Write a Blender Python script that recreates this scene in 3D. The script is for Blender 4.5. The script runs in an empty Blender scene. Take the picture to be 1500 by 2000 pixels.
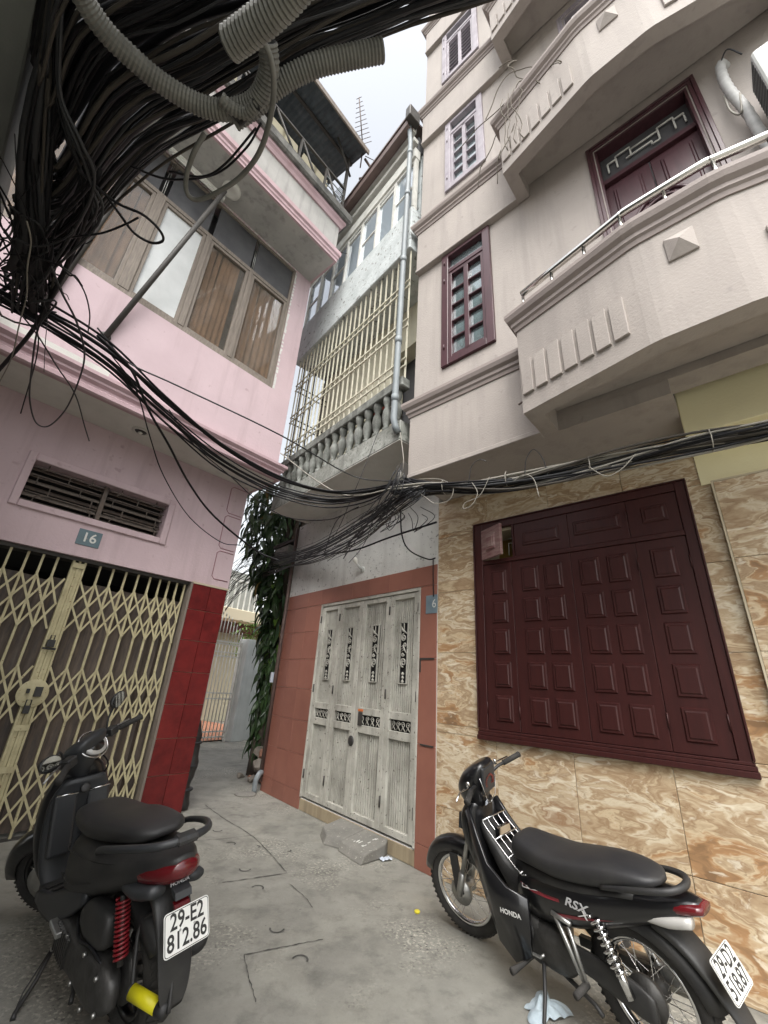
import bpy, bmesh, math, random
from math import sin, cos, pi, radians, sqrt, atan2
from mathutils import Vector, Matrix
random.seed(7)
R = random.Random(11)
scene = bpy.context.scene
COL = scene.collection

# ------------------------------------------------------------------ camera
CAM_H = 1.5
FPX, PITCH, ROLL = 806.86, radians(22.83), radians(3.73)      # solved from the photo's vanishing points
_fw = Vector((0, cos(PITCH), sin(PITCH))); _up0 = Vector((0, -sin(PITCH), cos(PITCH))); _r0 = Vector((1, 0, 0))
_r = cos(ROLL) * _r0 + sin(ROLL) * _up0
_u = -sin(ROLL) * _r0 + cos(ROLL) * _up0
cam_d = bpy.data.cameras.new('camera'); cam = bpy.data.objects.new('camera', cam_d); COL.objects.link(cam)
cam_d.sensor_fit = 'HORIZONTAL'; cam_d.sensor_width = 36.0; cam_d.lens = FPX / 1500 * 36
cam_d.clip_start = 0.05; cam_d.clip_end = 500
m = Matrix.Identity(4)
for i in range(3):
    m[i][0], m[i][1], m[i][2] = _r[i], _u[i], -_fw[i]
m[2][3] = CAM_H
cam.matrix_world = m
scene.camera = cam

# ------------------------------------------------------------------ world, sun, exposure
SUN_EL, SUN_AZ = radians(56), radians(186)
w = bpy.data.worlds.new('World'); scene.world = w; w.use_nodes = True
nt = w.node_tree; nt.nodes.clear()
sky = nt.nodes.new('ShaderNodeTexSky'); sky.sky_type = 'NISHITA'; sky.sun_disc = False
sky.sun_elevation = SUN_EL; sky.sun_rotation = SUN_AZ; sky.air_density = 1.6; sky.dust_density = 5.0; sky.ozone_density = 1.0
bw = nt.nodes.new('ShaderNodeRGBToBW'); mx = nt.nodes.new('ShaderNodeMix'); mx.data_type = 'RGBA'
mx.inputs[0].default_value = 0.82                              # overcast: the blue is washed out
bg = nt.nodes.new('ShaderNodeBackground'); bg.inputs[1].default_value = 0.15
out = nt.nodes.new('ShaderNodeOutputWorld')
nt.links.new(sky.outputs[0], bw.inputs[0]); nt.links.new(sky.outputs[0], mx.inputs[6]); nt.links.new(bw.outputs[0], mx.inputs[7])
nt.links.new(mx.outputs[2], bg.inputs[0]); nt.links.new(bg.outputs[0], out.inputs[0])
sd = bpy.data.lights.new('sun', 'SUN'); sd.energy = .5; sd.angle = radians(35); sd.color = (1.0, 0.97, 0.92)
sun = bpy.data.objects.new('sun', sd); COL.objects.link(sun)
_sdir = Vector((sin(SUN_AZ) * cos(SUN_EL), cos(SUN_AZ) * cos(SUN_EL), sin(SUN_EL)))
sun.rotation_euler = _sdir.to_track_quat('Z', 'Y').to_euler()
scene.view_settings.view_transform = 'Standard'; scene.view_settings.look = 'None'
scene.view_settings.gamma = 1.0; scene.view_settings.exposure = 1.5
scene.view_settings.use_curve_mapping = False
scene.cycles.max_bounces = 10; scene.cycles.diffuse_bounces = 6; scene.cycles.glossy_bounces = 4
scene.cycles.transparent_max_bounces = 12

# ------------------------------------------------------------------ materials
MATS = {}
def lin(c):                                                    # sRGB 0..255 -> linear
    o = []
    for v in c:
        v /= 255.0
        o.append(v / 12.92 if v <= .04045 else ((v + .055) / 1.055) ** 2.4)
    return tuple(o)
def mat(name, col, rough=.7, metal=0.0, col2=None, scale=4.0, amt=.5, streak=None, streak_amt=.6, speck=None, speck_scale=120, speck_lo=.6,
        bump=0.0, bscale=60.0, coat=0.0, spec=.5, emit=None, rnd=0.0, stretch=(1, 1, 1), streak_lo=.52):
    if name in MATS: return MATS[name]
    mt = bpy.data.materials.new(name); mt.use_nodes = True; MATS[name] = mt
    n = mt.node_tree; L = n.links; b = n.nodes['Principled BSDF']
    b.inputs['Roughness'].default_value = rough; b.inputs['Metallic'].default_value = metal
    b.inputs['Specular IOR Level'].default_value = spec
    if coat: b.inputs['Coat Weight'].default_value = coat; b.inputs['Coat Roughness'].default_value = .08
    tc = n.nodes.new('ShaderNodeTexCoord'); oi = n.nodes.new('ShaderNodeObjectInfo')
    add = n.nodes.new('ShaderNodeVectorMath'); add.operation = 'MULTIPLY_ADD'
    L.new(oi.outputs['Random'], add.inputs[0]); add.inputs[1].default_value = (37, 53, 71); L.new(tc.outputs['Object'], add.inputs[2])
    vec = add.outputs[0]
    def noise(sc, det=5, st=None, rough_=.6, dist=0):
        v = vec
        if st:
            mp = n.nodes.new('ShaderNodeMapping'); mp.inputs['Scale'].default_value = st; L.new(vec, mp.inputs[0]); v = mp.outputs[0]
        t = n.nodes.new('ShaderNodeTexNoise'); t.inputs['Scale'].default_value = sc; t.inputs['Detail'].default_value = det
        t.inputs['Roughness'].default_value = rough_; t.inputs['Distortion'].default_value = dist; L.new(v, t.inputs['Vector']); return t.outputs['Fac']
    def ramp(f, lo, hi):
        r = n.nodes.new('ShaderNodeMapRange'); r.inputs[1].default_value = lo; r.inputs[2].default_value = hi; L.new(f, r.inputs[0]); r.clamp = True; return r.outputs[0]
    def scl(f, k):
        q = n.nodes.new('ShaderNodeMath'); q.operation = 'MULTIPLY'; L.new(f, q.inputs[0]); q.inputs[1].default_value = k; return q.outputs[0]
    def mixc(f, a, bb):
        x = n.nodes.new('ShaderNodeMix'); x.data_type = 'RGBA'
        L.new(f, x.inputs[0])
        if isinstance(a, tuple): x.inputs[6].default_value = (*a, 1)
        else: L.new(a, x.inputs[6])
        x.inputs[7].default_value = (*bb, 1); return x.outputs[2]
    c = tuple(col)
    if col2: c = mixc(scl(ramp(noise(scale, 6, stretch if stretch != (1, 1, 1) else None), .35, .68), amt * 2 if amt <= .5 else 1.0), c, col2)
    if streak: c = mixc(scl(ramp(noise(1.0, 5, (7, 7, .55)), streak_lo, streak_lo + .22), streak_amt), c, streak)
    if speck: c = mixc(ramp(noise(speck_scale, 2), speck_lo, speck_lo + .08), c, speck)
    if rnd:
        hs = n.nodes.new('ShaderNodeHueSaturation'); mr = n.nodes.new('ShaderNodeMapRange')
        mr.inputs[3].default_value = 1 - rnd; mr.inputs[4].default_value = 1 + rnd; L.new(oi.outputs['Random'], mr.inputs[0]); L.new(mr.outputs[0], hs.inputs['Value'])
        if isinstance(c, tuple): hs.inputs['Color'].default_value = (*c, 1)
        else: L.new(c, hs.inputs['Color'])
        c = hs.outputs[0]
    if isinstance(c, tuple): b.inputs['Base Color'].default_value = (*c, 1)
    else: L.new(c, b.inputs['Base Color'])
    if bump:
        bp = n.nodes.new('ShaderNodeBump'); bp.inputs['Strength'].default_value = min(1, bump); bp.inputs['Distance'].default_value = .01
        L.new(noise(bscale, 6), bp.inputs['Height']); L.new(bp.outputs[0], b.inputs['Normal'])
    if emit: b.inputs['Emission Color'].default_value = (*emit[0], 1); b.inputs['Emission Strength'].default_value = emit[1]
    return mt

def marble_mat():
    mt = bpy.data.materials.new('marble_tile'); mt.use_nodes = True; n = mt.node_tree; L = n.links; b = n.nodes['Principled BSDF']
    b.inputs['Roughness'].default_value = .3; b.inputs['Specular IOR Level'].default_value = .35
    tc = n.nodes.new('ShaderNodeTexCoord'); oi = n.nodes.new('ShaderNodeObjectInfo')
    ad = n.nodes.new('ShaderNodeVectorMath'); ad.operation = 'MULTIPLY_ADD'; L.new(oi.outputs['Random'], ad.inputs[0]); ad.inputs[1].default_value = (31, 17, 43); L.new(tc.outputs['Object'], ad.inputs[2])
    mp = n.nodes.new('ShaderNodeMapping'); mp.inputs['Rotation'].default_value = (0, radians(52), 0); mp.inputs['Scale'].default_value = (1.0, 1.0, 2.6); L.new(ad.outputs[0], mp.inputs[0])
    w1 = n.nodes.new('ShaderNodeTexNoise'); w1.inputs['Scale'].default_value = 1.9; w1.inputs['Detail'].default_value = 4; L.new(mp.outputs[0], w1.inputs['Vector'])
    sb = n.nodes.new('ShaderNodeVectorMath'); sb.operation = 'MULTIPLY_ADD'; L.new(w1.outputs['Color'], sb.inputs[0]); sb.inputs[1].default_value = (1.1, 1.1, 1.1); L.new(mp.outputs[0], sb.inputs[2])
    n1 = n.nodes.new('ShaderNodeTexNoise'); n1.inputs['Scale'].default_value = 1.15; n1.inputs['Detail'].default_value = 5; n1.inputs['Roughness'].default_value = .55; n1.inputs['Distortion'].default_value = 1.0; L.new(sb.outputs[0], n1.inputs['Vector'])
    cr = n.nodes.new('ShaderNodeValToRGB'); L.new(n1.outputs['Fac'], cr.inputs[0]); e = cr.color_ramp.elements
    e[0].position = .30; e[0].color = (.225, .135, .072, 1); e[1].position = .74; e[1].color = (.70, .62, .47, 1)
    for p, c in ((.38, (.40, .235, .118)), (.42, (.58, .47, .315)), (.46, (.335, .225, .132)), (.51, (.49, .375, .243)), (.55, (.64, .555, .41)), (.59, (.38, .262, .155)), (.64, (.55, .45, .31)), (.68, (.32, .20, .115))):
        x = e.new(p); x.color = (*c, 1)
    n2 = n.nodes.new('ShaderNodeTexNoise'); n2.inputs['Scale'].default_value = 3.2; n2.inputs['Detail'].default_value = 4; n2.inputs['Distortion'].default_value = 1.6; L.new(sb.outputs[0], n2.inputs['Vector'])
    mr = n.nodes.new('ShaderNodeMapRange'); mr.inputs[1].default_value = .57; mr.inputs[2].default_value = .66; mr.inputs[4].default_value = .65; L.new(n2.outputs['Fac'], mr.inputs[0])
    mx = n.nodes.new('ShaderNodeMix'); mx.data_type = 'RGBA'; L.new(mr.outputs[0], mx.inputs[0]); L.new(cr.outputs[0], mx.inputs[6]); mx.inputs[7].default_value = (.76, .70, .57, 1)
    n3 = n.nodes.new('ShaderNodeTexNoise'); n3.inputs['Scale'].default_value = 7; n3.inputs['Detail'].default_value = 4; n3.inputs['Distortion'].default_value = 2; L.new(sb.outputs[0], n3.inputs['Vector'])
    m3 = n.nodes.new('ShaderNodeMapRange'); m3.inputs[1].default_value = .6; m3.inputs[2].default_value = .7; m3.inputs[4].default_value = .6; L.new(n3.outputs['Fac'], m3.inputs[0])
    m4 = n.nodes.new('ShaderNodeMix'); m4.data_type = 'RGBA'; L.new(m3.outputs[0], m4.inputs[0]); L.new(mx.outputs[2], m4.inputs[6]); m4.inputs[7].default_value = (.24, .15, .085, 1)
    L.new(m4.outputs[2], b.inputs['Base Color'])
    return mt

def ground_mat():
    mt = bpy.data.materials.new('alley_concrete'); mt.use_nodes = True; n = mt.node_tree; L = n.links; b = n.nodes['Principled BSDF']
    b.inputs['Roughness'].default_value = .85; b.inputs['Specular IOR Level'].default_value = .3
    tc = n.nodes.new('ShaderNodeTexCoord'); V = tc.outputs['Object']
    def noise(s, d=6, r=.6, di=0):
        t = n.nodes.new('ShaderNodeTexNoise'); t.inputs['Scale'].default_value = s; t.inputs['Detail'].default_value = d; t.inputs['Roughness'].default_value = r; t.inputs['Distortion'].default_value = di; L.new(V, t.inputs['Vector']); return t.outputs['Fac']
    def mr(f, a, bb, k=1.0):
        q = n.nodes.new('ShaderNodeMapRange'); q.inputs[1].default_value = a; q.inputs[2].default_value = bb; q.inputs[4].default_value = k; L.new(f, q.inputs[0]); return q.outputs[0]
    def mul(a, c):
        q = n.nodes.new('ShaderNodeMath'); q.operation = 'MULTIPLY'; L.new(a, q.inputs[0]); L.new(c, q.inputs[1]); return q.outputs[0]
    def mix(f, a, c):
        x = n.nodes.new('ShaderNodeMix'); x.data_type = 'RGBA'; L.new(f, x.inputs[0])
        if isinstance(a, tuple): x.inputs[6].default_value = (*a, 1)
        else: L.new(a, x.inputs[6])
        x.inputs[7].default_value = (*c, 1); return x.outputs[2]
    c = mix(mr(noise(1.1, 8, .7, .1), .36, .66), (.29, .283, .25), (.185, .18, .16))
    c = mix(mr(noise(.55, 7, .68, .2), .50, .68, .75), c, (.39, .38, .325))
    c = mix(mr(noise(6, 6, .7), .5, .72, .55), c, (.115, .112, .10))
    c = mix(mr(noise(1.5, 7, .68, .15), .54, .70, .55), c, (.11, .107, .097))
    c = mix(mr(noise(.7, 6, .65, .1), .56, .72, .6), c, (.36, .335, .275))
    wear = mr(noise(.8, 4, .55), .5, .62)                        # worn areas where the aggregate shows
    c = mix(mul(mr(noise(40, 3), .52, .62, .8), wear), c, (.50, .475, .40))
    c = mix(mul(mr(noise(48, 2, .5, .4), .6, .66, .9), wear), c, (.07, .07, .065))
    c = mix(mr(noise(26, 3), .68, .74, .5), c, (.09, .088, .08))
    L.new(c, b.inputs['Base Color'])
    bp = n.nodes.new('ShaderNodeBump'); bp.inputs['Strength'].default_value = .55; bp.inputs['Distance'].default_value = .012
    a1 = n.nodes.new('ShaderNodeMath'); a1.operation = 'MULTIPLY_ADD'; L.new(noise(70, 5), a1.inputs[0]); a1.inputs[1].default_value = .5; L.new(noise(8, 6), a1.inputs[2])
    L.new(a1.outputs[0], bp.inputs['Height']); L.new(bp.outputs[0], b.inputs['Normal'])
    return mt

def glass_mat(name, tint=(.9, .95, .95), refl=.25, body=None, body_amt=0.0):
    mt = bpy.data.materials.new(name); mt.use_nodes = True; n = mt.node_tree; L = n.links
    n.nodes.remove(n.nodes['Principled BSDF']); o = n.nodes['Material Output']
    tr = n.nodes.new('ShaderNodeBsdfTransparent'); tr.inputs[0].default_value = (*tint, 1)
    gl = n.nodes.new('ShaderNodeBsdfGlossy'); gl.inputs['Roughness'].default_value = .03; gl.inputs[0].default_value = (.9, .92, .95, 1)
    lw = n.nodes.new('ShaderNodeLayerWeight'); lw.inputs[0].default_value = .5; fr = n.nodes.new('ShaderNodeMath'); fr.operation = 'POWER'; L.new(lw.outputs['Facing'], fr.inputs[0]); fr.inputs[1].default_value = 5.0
    ma = n.nodes.new('ShaderNodeMath'); ma.operation = 'ADD'; L.new(fr.outputs[0], ma.inputs[0]); ma.inputs[1].default_value = refl; ma.use_clamp = True
    src = tr.outputs[0]
    if body:
        df = n.nodes.new('ShaderNodeBsdfDiffuse'); df.inputs[0].default_value = (*body, 1); m0 = n.nodes.new('ShaderNodeMixShader'); m0.inputs[0].default_value = body_amt
        L.new(src, m0.inputs[1]); L.new(df.outputs[0], m0.inputs[2]); src = m0.outputs[0]
    ms = n.nodes.new('ShaderNodeMixShader'); L.new(ma.outputs[0], ms.inputs[0]); L.new(src, ms.inputs[1]); L.new(gl.outputs[0], ms.inputs[2]); L.new(ms.outputs[0], o.inputs[0])
    return mt

M = dict(
    ground=ground_mat(), marble=marble_mat(),
    grout=mat('tile_grout', (.50, .43, .31), .9),
    pink=mat('pink_paint', (.565, .44, .468), .8, col2=(.505, .388, .415), scale=1.6, amt=.5, streak=(.36, .27, .28), streak_amt=.42, streak_lo=.5, speck=(.44, .33, .345), speck_scale=9, speck_lo=.66, bump=.3, bscale=35),
    pink_trim=mat('pink_trim_paint', (.50, .36, .385), .75, col2=(.41, .285, .305), scale=3, streak=(.32, .2, .2), streak_amt=.4, bump=.2, bscale=40),
    pink_dark=mat('pink_groove', (.33, .19, .21), .9),
    white_soffit=mat('limewashed_soffit', (.66, .65, .61), .9, col2=(.56, .55, .51), scale=1.5, streak=(.42, .41, .37), streak_amt=.3, bump=.2),
    dirty_concrete=mat('blackened_concrete', (.19, .185, .17), .95, col2=(.04, .04, .038), scale=3.5, amt=1, streak=(.04, .04, .04), streak_amt=.8, bump=.6, bscale=30),
    beige=mat('beige_wall_paint', (.385, .345, .315), .75, col2=(.335, .30, .275), scale=1.3, amt=.5, streak=(.235, .212, .195), streak_amt=.45, streak_lo=.5, speck=(.30, .27, .25), speck_scale=9, speck_lo=.67, bump=.3, bscale=55),
    beige_trim=mat('beige_trim_paint', (.285, .243, .222), .7, col2=(.25, .21, .195), scale=2.5, bump=.2),
    cream=mat('cream_wall_paint', (.82, .76, .50), .8, col2=(.78, .72, .47), scale=1.5, bump=.15),
    maroon=mat('maroon_wood_paint', (.047, .0112, .0100), .42, col2=(.034, .008, .0075), scale=6, stretch=(6, 6, .6), amt=.5, spec=.4, bump=.08, bscale=40),
    maroon_pale=mat('pale_maroon_wood', (.17, .07, .07), .55, col2=(.30, .22, .20), scale=7, stretch=(1, 1, 4), amt=.5, bump=.2),  # lighter maroon, used on the open leaf
    purple=mat('purple_brown_lacquer', (.07, .026, .033), .35, col2=(.05, .019, .024), scale=5, stretch=(5, 5, .6), spec=.5),
    lavender=mat('faded_lavender_paint', (.36, .33, .36), .6, col2=(.26, .23, .26), scale=5, streak=(.14, .12, .14), streak_amt=.5),
    red_tile=mat('red_glazed_tile', (.165, .017, .017), .26, col2=(.105, .011, .012), scale=9, amt=.5, rnd=.12, spec=.4),
    brick_tile=mat('brick_red_tile', (.30, .125, .088), .5, col2=(.25, .10, .072), scale=2.5, amt=.5, rnd=.06, streak=(.27, .12, .09), streak_amt=.4),
    plaster=mat('grey_white_plaster', (.70, .70, .67), .9, col2=(.55, .55, .53), scale=1.6, amt=.5, streak=(.36, .35, .33), streak_amt=.45, speck=(.30, .30, .28), speck_scale=22, speck_lo=.63, bump=.5, bscale=45),
    slab_paint=mat('greyed_slab_paint', (.44, .43, .41), .9, col2=(.34, .335, .32), scale=2, amt=.6, streak=(.16, .155, .15), streak_amt=.55, bump=.2),
    mossy=mat('mossy_concrete', (.26, .27, .25), .95, col2=(.075, .08, .068), scale=5, amt=1, streak=(.05, .05, .045), streak_amt=.8, streak_lo=.48, bump=.7, bscale=35),
    pale_cream=mat('pale_cream_render', (.62, .60, .47), .85, col2=(.54, .52, .41), scale=2.5, streak=(.4, .38, .3), streak_amt=.4),
    old_concrete=mat('weathered_concrete', (.36, .37, .34), .95, col2=(.15, .155, .135), scale=3, amt=.8, streak=(.09, .09, .08), streak_amt=.75, speck=(.16, .17, .15), speck_scale=20, speck_lo=.56, bump=.7, bscale=30),
    flaking=mat('flaking_blue_white_render', (.56, .60, .60), .95, col2=(.42, .46, .46), scale=4, amt=.6, streak=(.24, .25, .25), streak_amt=.6, streak_lo=.56, speck=(.20, .20, .19), speck_scale=13, speck_lo=.60, bump=.9, bscale=22),
    steel_cream=mat('cream_gate_paint', (.55, .50, .31), .55, col2=(.42, .37, .22), scale=9, amt=.5, streak=(.19, .11, .05), streak_amt=.6, streak_lo=.58, speck=(.16, .08, .03), speck_scale=45, speck_lo=.66),
    bar_cream=mat('cream_bar_paint', (.64, .62, .50), .6, col2=(.50, .48, .38), scale=6),
    rust_plate=mat('rusted_dark_sheet', (.075, .062, .055), .65, col2=(.15, .115, .09), scale=5, amt=.7, stretch=(5, 5, .9), streak=(.28, .25, .21), streak_amt=.5, streak_lo=.6, rnd=.15, bump=.3),
    door_white=mat('grimy_white_door_paint', (.56, .55, .49), .6, col2=(.33, .32, .28), scale=3.0, amt=.8, streak=(.15, .14, .12), streak_amt=.65, streak_lo=.52, speck=(.13, .12, .10), speck_scale=26, speck_lo=.64, bump=.15),
    tan_stone=mat('tan_stone', (.40, .33, .22), .6, col2=(.30, .24, .16), scale=5, stretch=(4, 4, .8), streak=(.17, .14, .1), streak_amt=.5),
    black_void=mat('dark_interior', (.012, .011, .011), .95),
    wood_old=mat('weathered_wood', (.25, .215, .18), .75, col2=(.16, .135, .115), scale=6, stretch=(9, 9, .8), amt=.6, streak=(.12, .1, .08), streak_amt=.5),
    curtain=mat('ochre_curtain', (.34, .21, .135), .9, col2=(.21, .13, .085), scale=3, amt=.6),
    white_panel=mat('white_board', (.60, .62, .62), .6, col2=(.50, .52, .52), scale=3),
    teal_curtain=mat('pale_teal_curtain', (.50, .60, .58), .8, col2=(.30, .38, .37), scale=9, amt=.8),
    soot_and_shade=mat('soot_and_shade_board', (.055, .055, .06), .6, col2=(.09, .09, .095), scale=3),  # soot on the transom panels, painted shade in rooms and eave
    dark_steel=mat('dark_steel_pipe', (.055, .05, .045), .6, 0, col2=(.035, .032, .028), scale=8),
    steel=mat('stainless_steel', (.62, .61, .58), .18, 1.0),
    chrome=mat('chrome', (.7, .7, .7), .12, 1.0),
    alu=mat('aluminium', (.5, .5, .48), .4, .9, col2=(.35, .35, .34), scale=20),
    alu_white=mat('white_aluminium', (.68, .68, .64), .5, .0, col2=(.5, .5, .46), scale=5),
    pvc=mat('grey_pvc', (.24, .27, .285), .55, col2=(.19, .215, .225), scale=4, streak=(.12, .12, .12), streak_amt=.4),
    brown_pipe=mat('brown_pipe_paint', (.13, .085, .07), .6, col2=(.08, .055, .05), scale=6),
    roof_brown=mat('brown_roof_sheet', (.15, .105, .095), .6, col2=(.10, .07, .065), scale=4),
    roof_dark=mat('dark_corrugated_sheet', (.085, .10, .115), .7, col2=(.05, .06, .07), scale=5, streak=(.2, .2, .2), streak_amt=.3),
    cable=mat('black_cable', (.009, .009, .011), .55, spec=.3), cable2=mat('charcoal_cable', (.026, .027, .03), .55),
    cable_w=mat('pale_cable', (.27, .255, .22), .6), cable_b=mat('dusty_brown_cable', (.055, .048, .04), .75),
    conduit=mat('grey_corrugated_conduit', (.19, .19, .172), .65, col2=(.13, .13, .118), scale=10),
    black_paint=mat('black_gloss_paint', (.008, .008, .009), .28, coat=.45, spec=.45), black_plastic=mat('black_plastic', (.017, .017, .018), .5, col2=(.034, .033, .031), scale=7, bump=.1, bscale=300),
    grey_plastic=mat('dark_grey_plastic', (.030, .032, .035), .42), seat=mat('black_vinyl', (.020, .020, .022), .48, col2=(.032, .031, .030), scale=6, bump=.15, bscale=250),
    rubber=mat('tyre_rubber', (.022, .021, .02), .85, col2=(.045, .042, .038), scale=8, bump=.3, bscale=120),
    engine=mat('engine_metal', (.09, .088, .085), .5, .6, col2=(.05, .048, .045), scale=15, bump=.2),
    lens_red=mat('red_lens', (.10, .006, .009), .2, coat=.4), lens_clear=mat('clear_lens', (.45, .44, .42), .12, coat=.5), mirror=mat('mirror_glass', (.75, .77, .78), .03, 1.0),
    red_paint=mat('red_paint', (.17, .009, .014), .4), sticker_white=mat('white_sticker', (.72, .72, .70), .5), sticker_red=mat('dark_red_sticker', (.20, .02, .03), .35),
    plate_white=mat('plate_white', (.75, .75, .73), .4, col2=(.66, .66, .63), scale=6), plate_black=mat('plate_black', (.02, .02, .02), .5), sticker_silver=mat('silver_sticker', (.55, .55, .56), .35),
    yellow=mat('yellow_lock_sleeve', (.62, .56, .01), .45), blue_sign=mat('blue_grey_enamel', (.11, .17, .20), .35, col2=(.085, .13, .15), scale=6, speck=(.3, .27, .24), speck_scale=14, speck_lo=.68),
    sign_text=mat('pale_sign_text', (.62, .63, .60), .5), blue_plate=mat('blue_enamel', (.14, .20, .24), .45, col2=(.2, .26, .29), scale=9),
    bulb=mat('bulb_glass', (.74, .73, .68), .1, coat=.5), white_plastic=mat('white_plastic', (.62, .63, .61), .5, col2=(.52, .53, .51), scale=4),
    ac_dark=mat('ac_fins', (.07, .075, .078), .6), tape=mat('grey_pipe_tape', (.44, .44, .43), .6, col2=(.34, .34, .33), scale=16),
    leaf=mat('dark_leaf', (.036, .078, .028), .35, col2=(.07, .135, .04), scale=6, rnd=.35, spec=.5), leaf_y=mat('young_leaf', (.14, .26, .04), .45, rnd=.3), leaf_dead=mat('yellowed_leaf', (.20, .14, .04), .6, rnd=.3),
    bark=mat('bark', (.10, .08, .06), .95, col2=(.06, .05, .04), scale=8, bump=.5), white_wall=mat('white_wall_paint', (.64, .67, .66), .85, col2=(.52, .55, .54), scale=2, streak=(.28, .29, .28), streak_amt=.4),
    far_cream=mat('far_cream_paint', (.62, .55, .40), .85), far_brown=mat('far_brown_paint', (.12, .045, .035), .8), far_yellow=mat('pale_yellow_wall', (.50, .46, .33), .8), terracotta=mat('terracotta_paving', (.48, .22, .13), .8, col2=(.36, .16, .1), scale=6),
    neighbour=mat('olive_grey_render', (.26, .27, .25), .95, col2=(.20, .205, .195), scale=2, bump=.4),
    crack=mat('crack_dirt', (.05, .048, .044), .95, col2=(.11, .107, .098), scale=9, amt=1), ramp=mat('ramp_concrete', (.24, .23, .205), .9, col2=(.16, .155, .14), scale=4, speck=(.4, .39, .34), speck_scale=40, speck_lo=.63, bump=.6, bscale=40),
    paint_drip=mat('white_paint_drip', (.7, .7, .66), .6), rag=mat('pale_blue_cloth', (.40, .47, .51), .9, col2=(.28, .34, .38), scale=12, bump=.3, bscale=90), stone=mat('rubble_stone', (.27, .24, .2), .9, col2=(.16, .14, .12), scale=5, bump=.6, rnd=.25), brick=mat('broken_brick', (.36, .17, .11), .9, col2=(.25, .14, .1), scale=7, bump=.5),
    wrapper=mat('wrapper_foil', (.55, .60, .68), .35), cap=mat('yellow_cap', (.70, .60, .04), .4), orange=mat('orange_sticker', (.6, .17, .05), .5), red_bucket=mat('red_bucket', (.45, .09, .06), .5),
    twig=mat('dry_twig', (.13, .115, .09), .9), antenna=mat('rusty_antenna', (.09, .06, .05), .7), ochre=mat('ochre_interior', (.30, .19, .04), .7), tube_light=mat('unlit_fluorescent', (.84, .84, .80), .4),
    green_sheet=mat('teal_sheet', (.10, .24, .22), .7),
)
M['glass'] = glass_mat('window_glass', (.72, .75, .74), .10)
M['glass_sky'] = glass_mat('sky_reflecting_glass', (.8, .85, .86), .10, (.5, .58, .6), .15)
M['glass_top'] = glass_mat('painted_sky_glass', (.5, .56, .6), .32, (.55, .64, .71), .75)  # pale blue body paints the sky's reflection into the panes
M['glass_grimy'] = glass_mat('grimy_glass', (.88, .86, .82), .03, (.3, .28, .25), .12)

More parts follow.
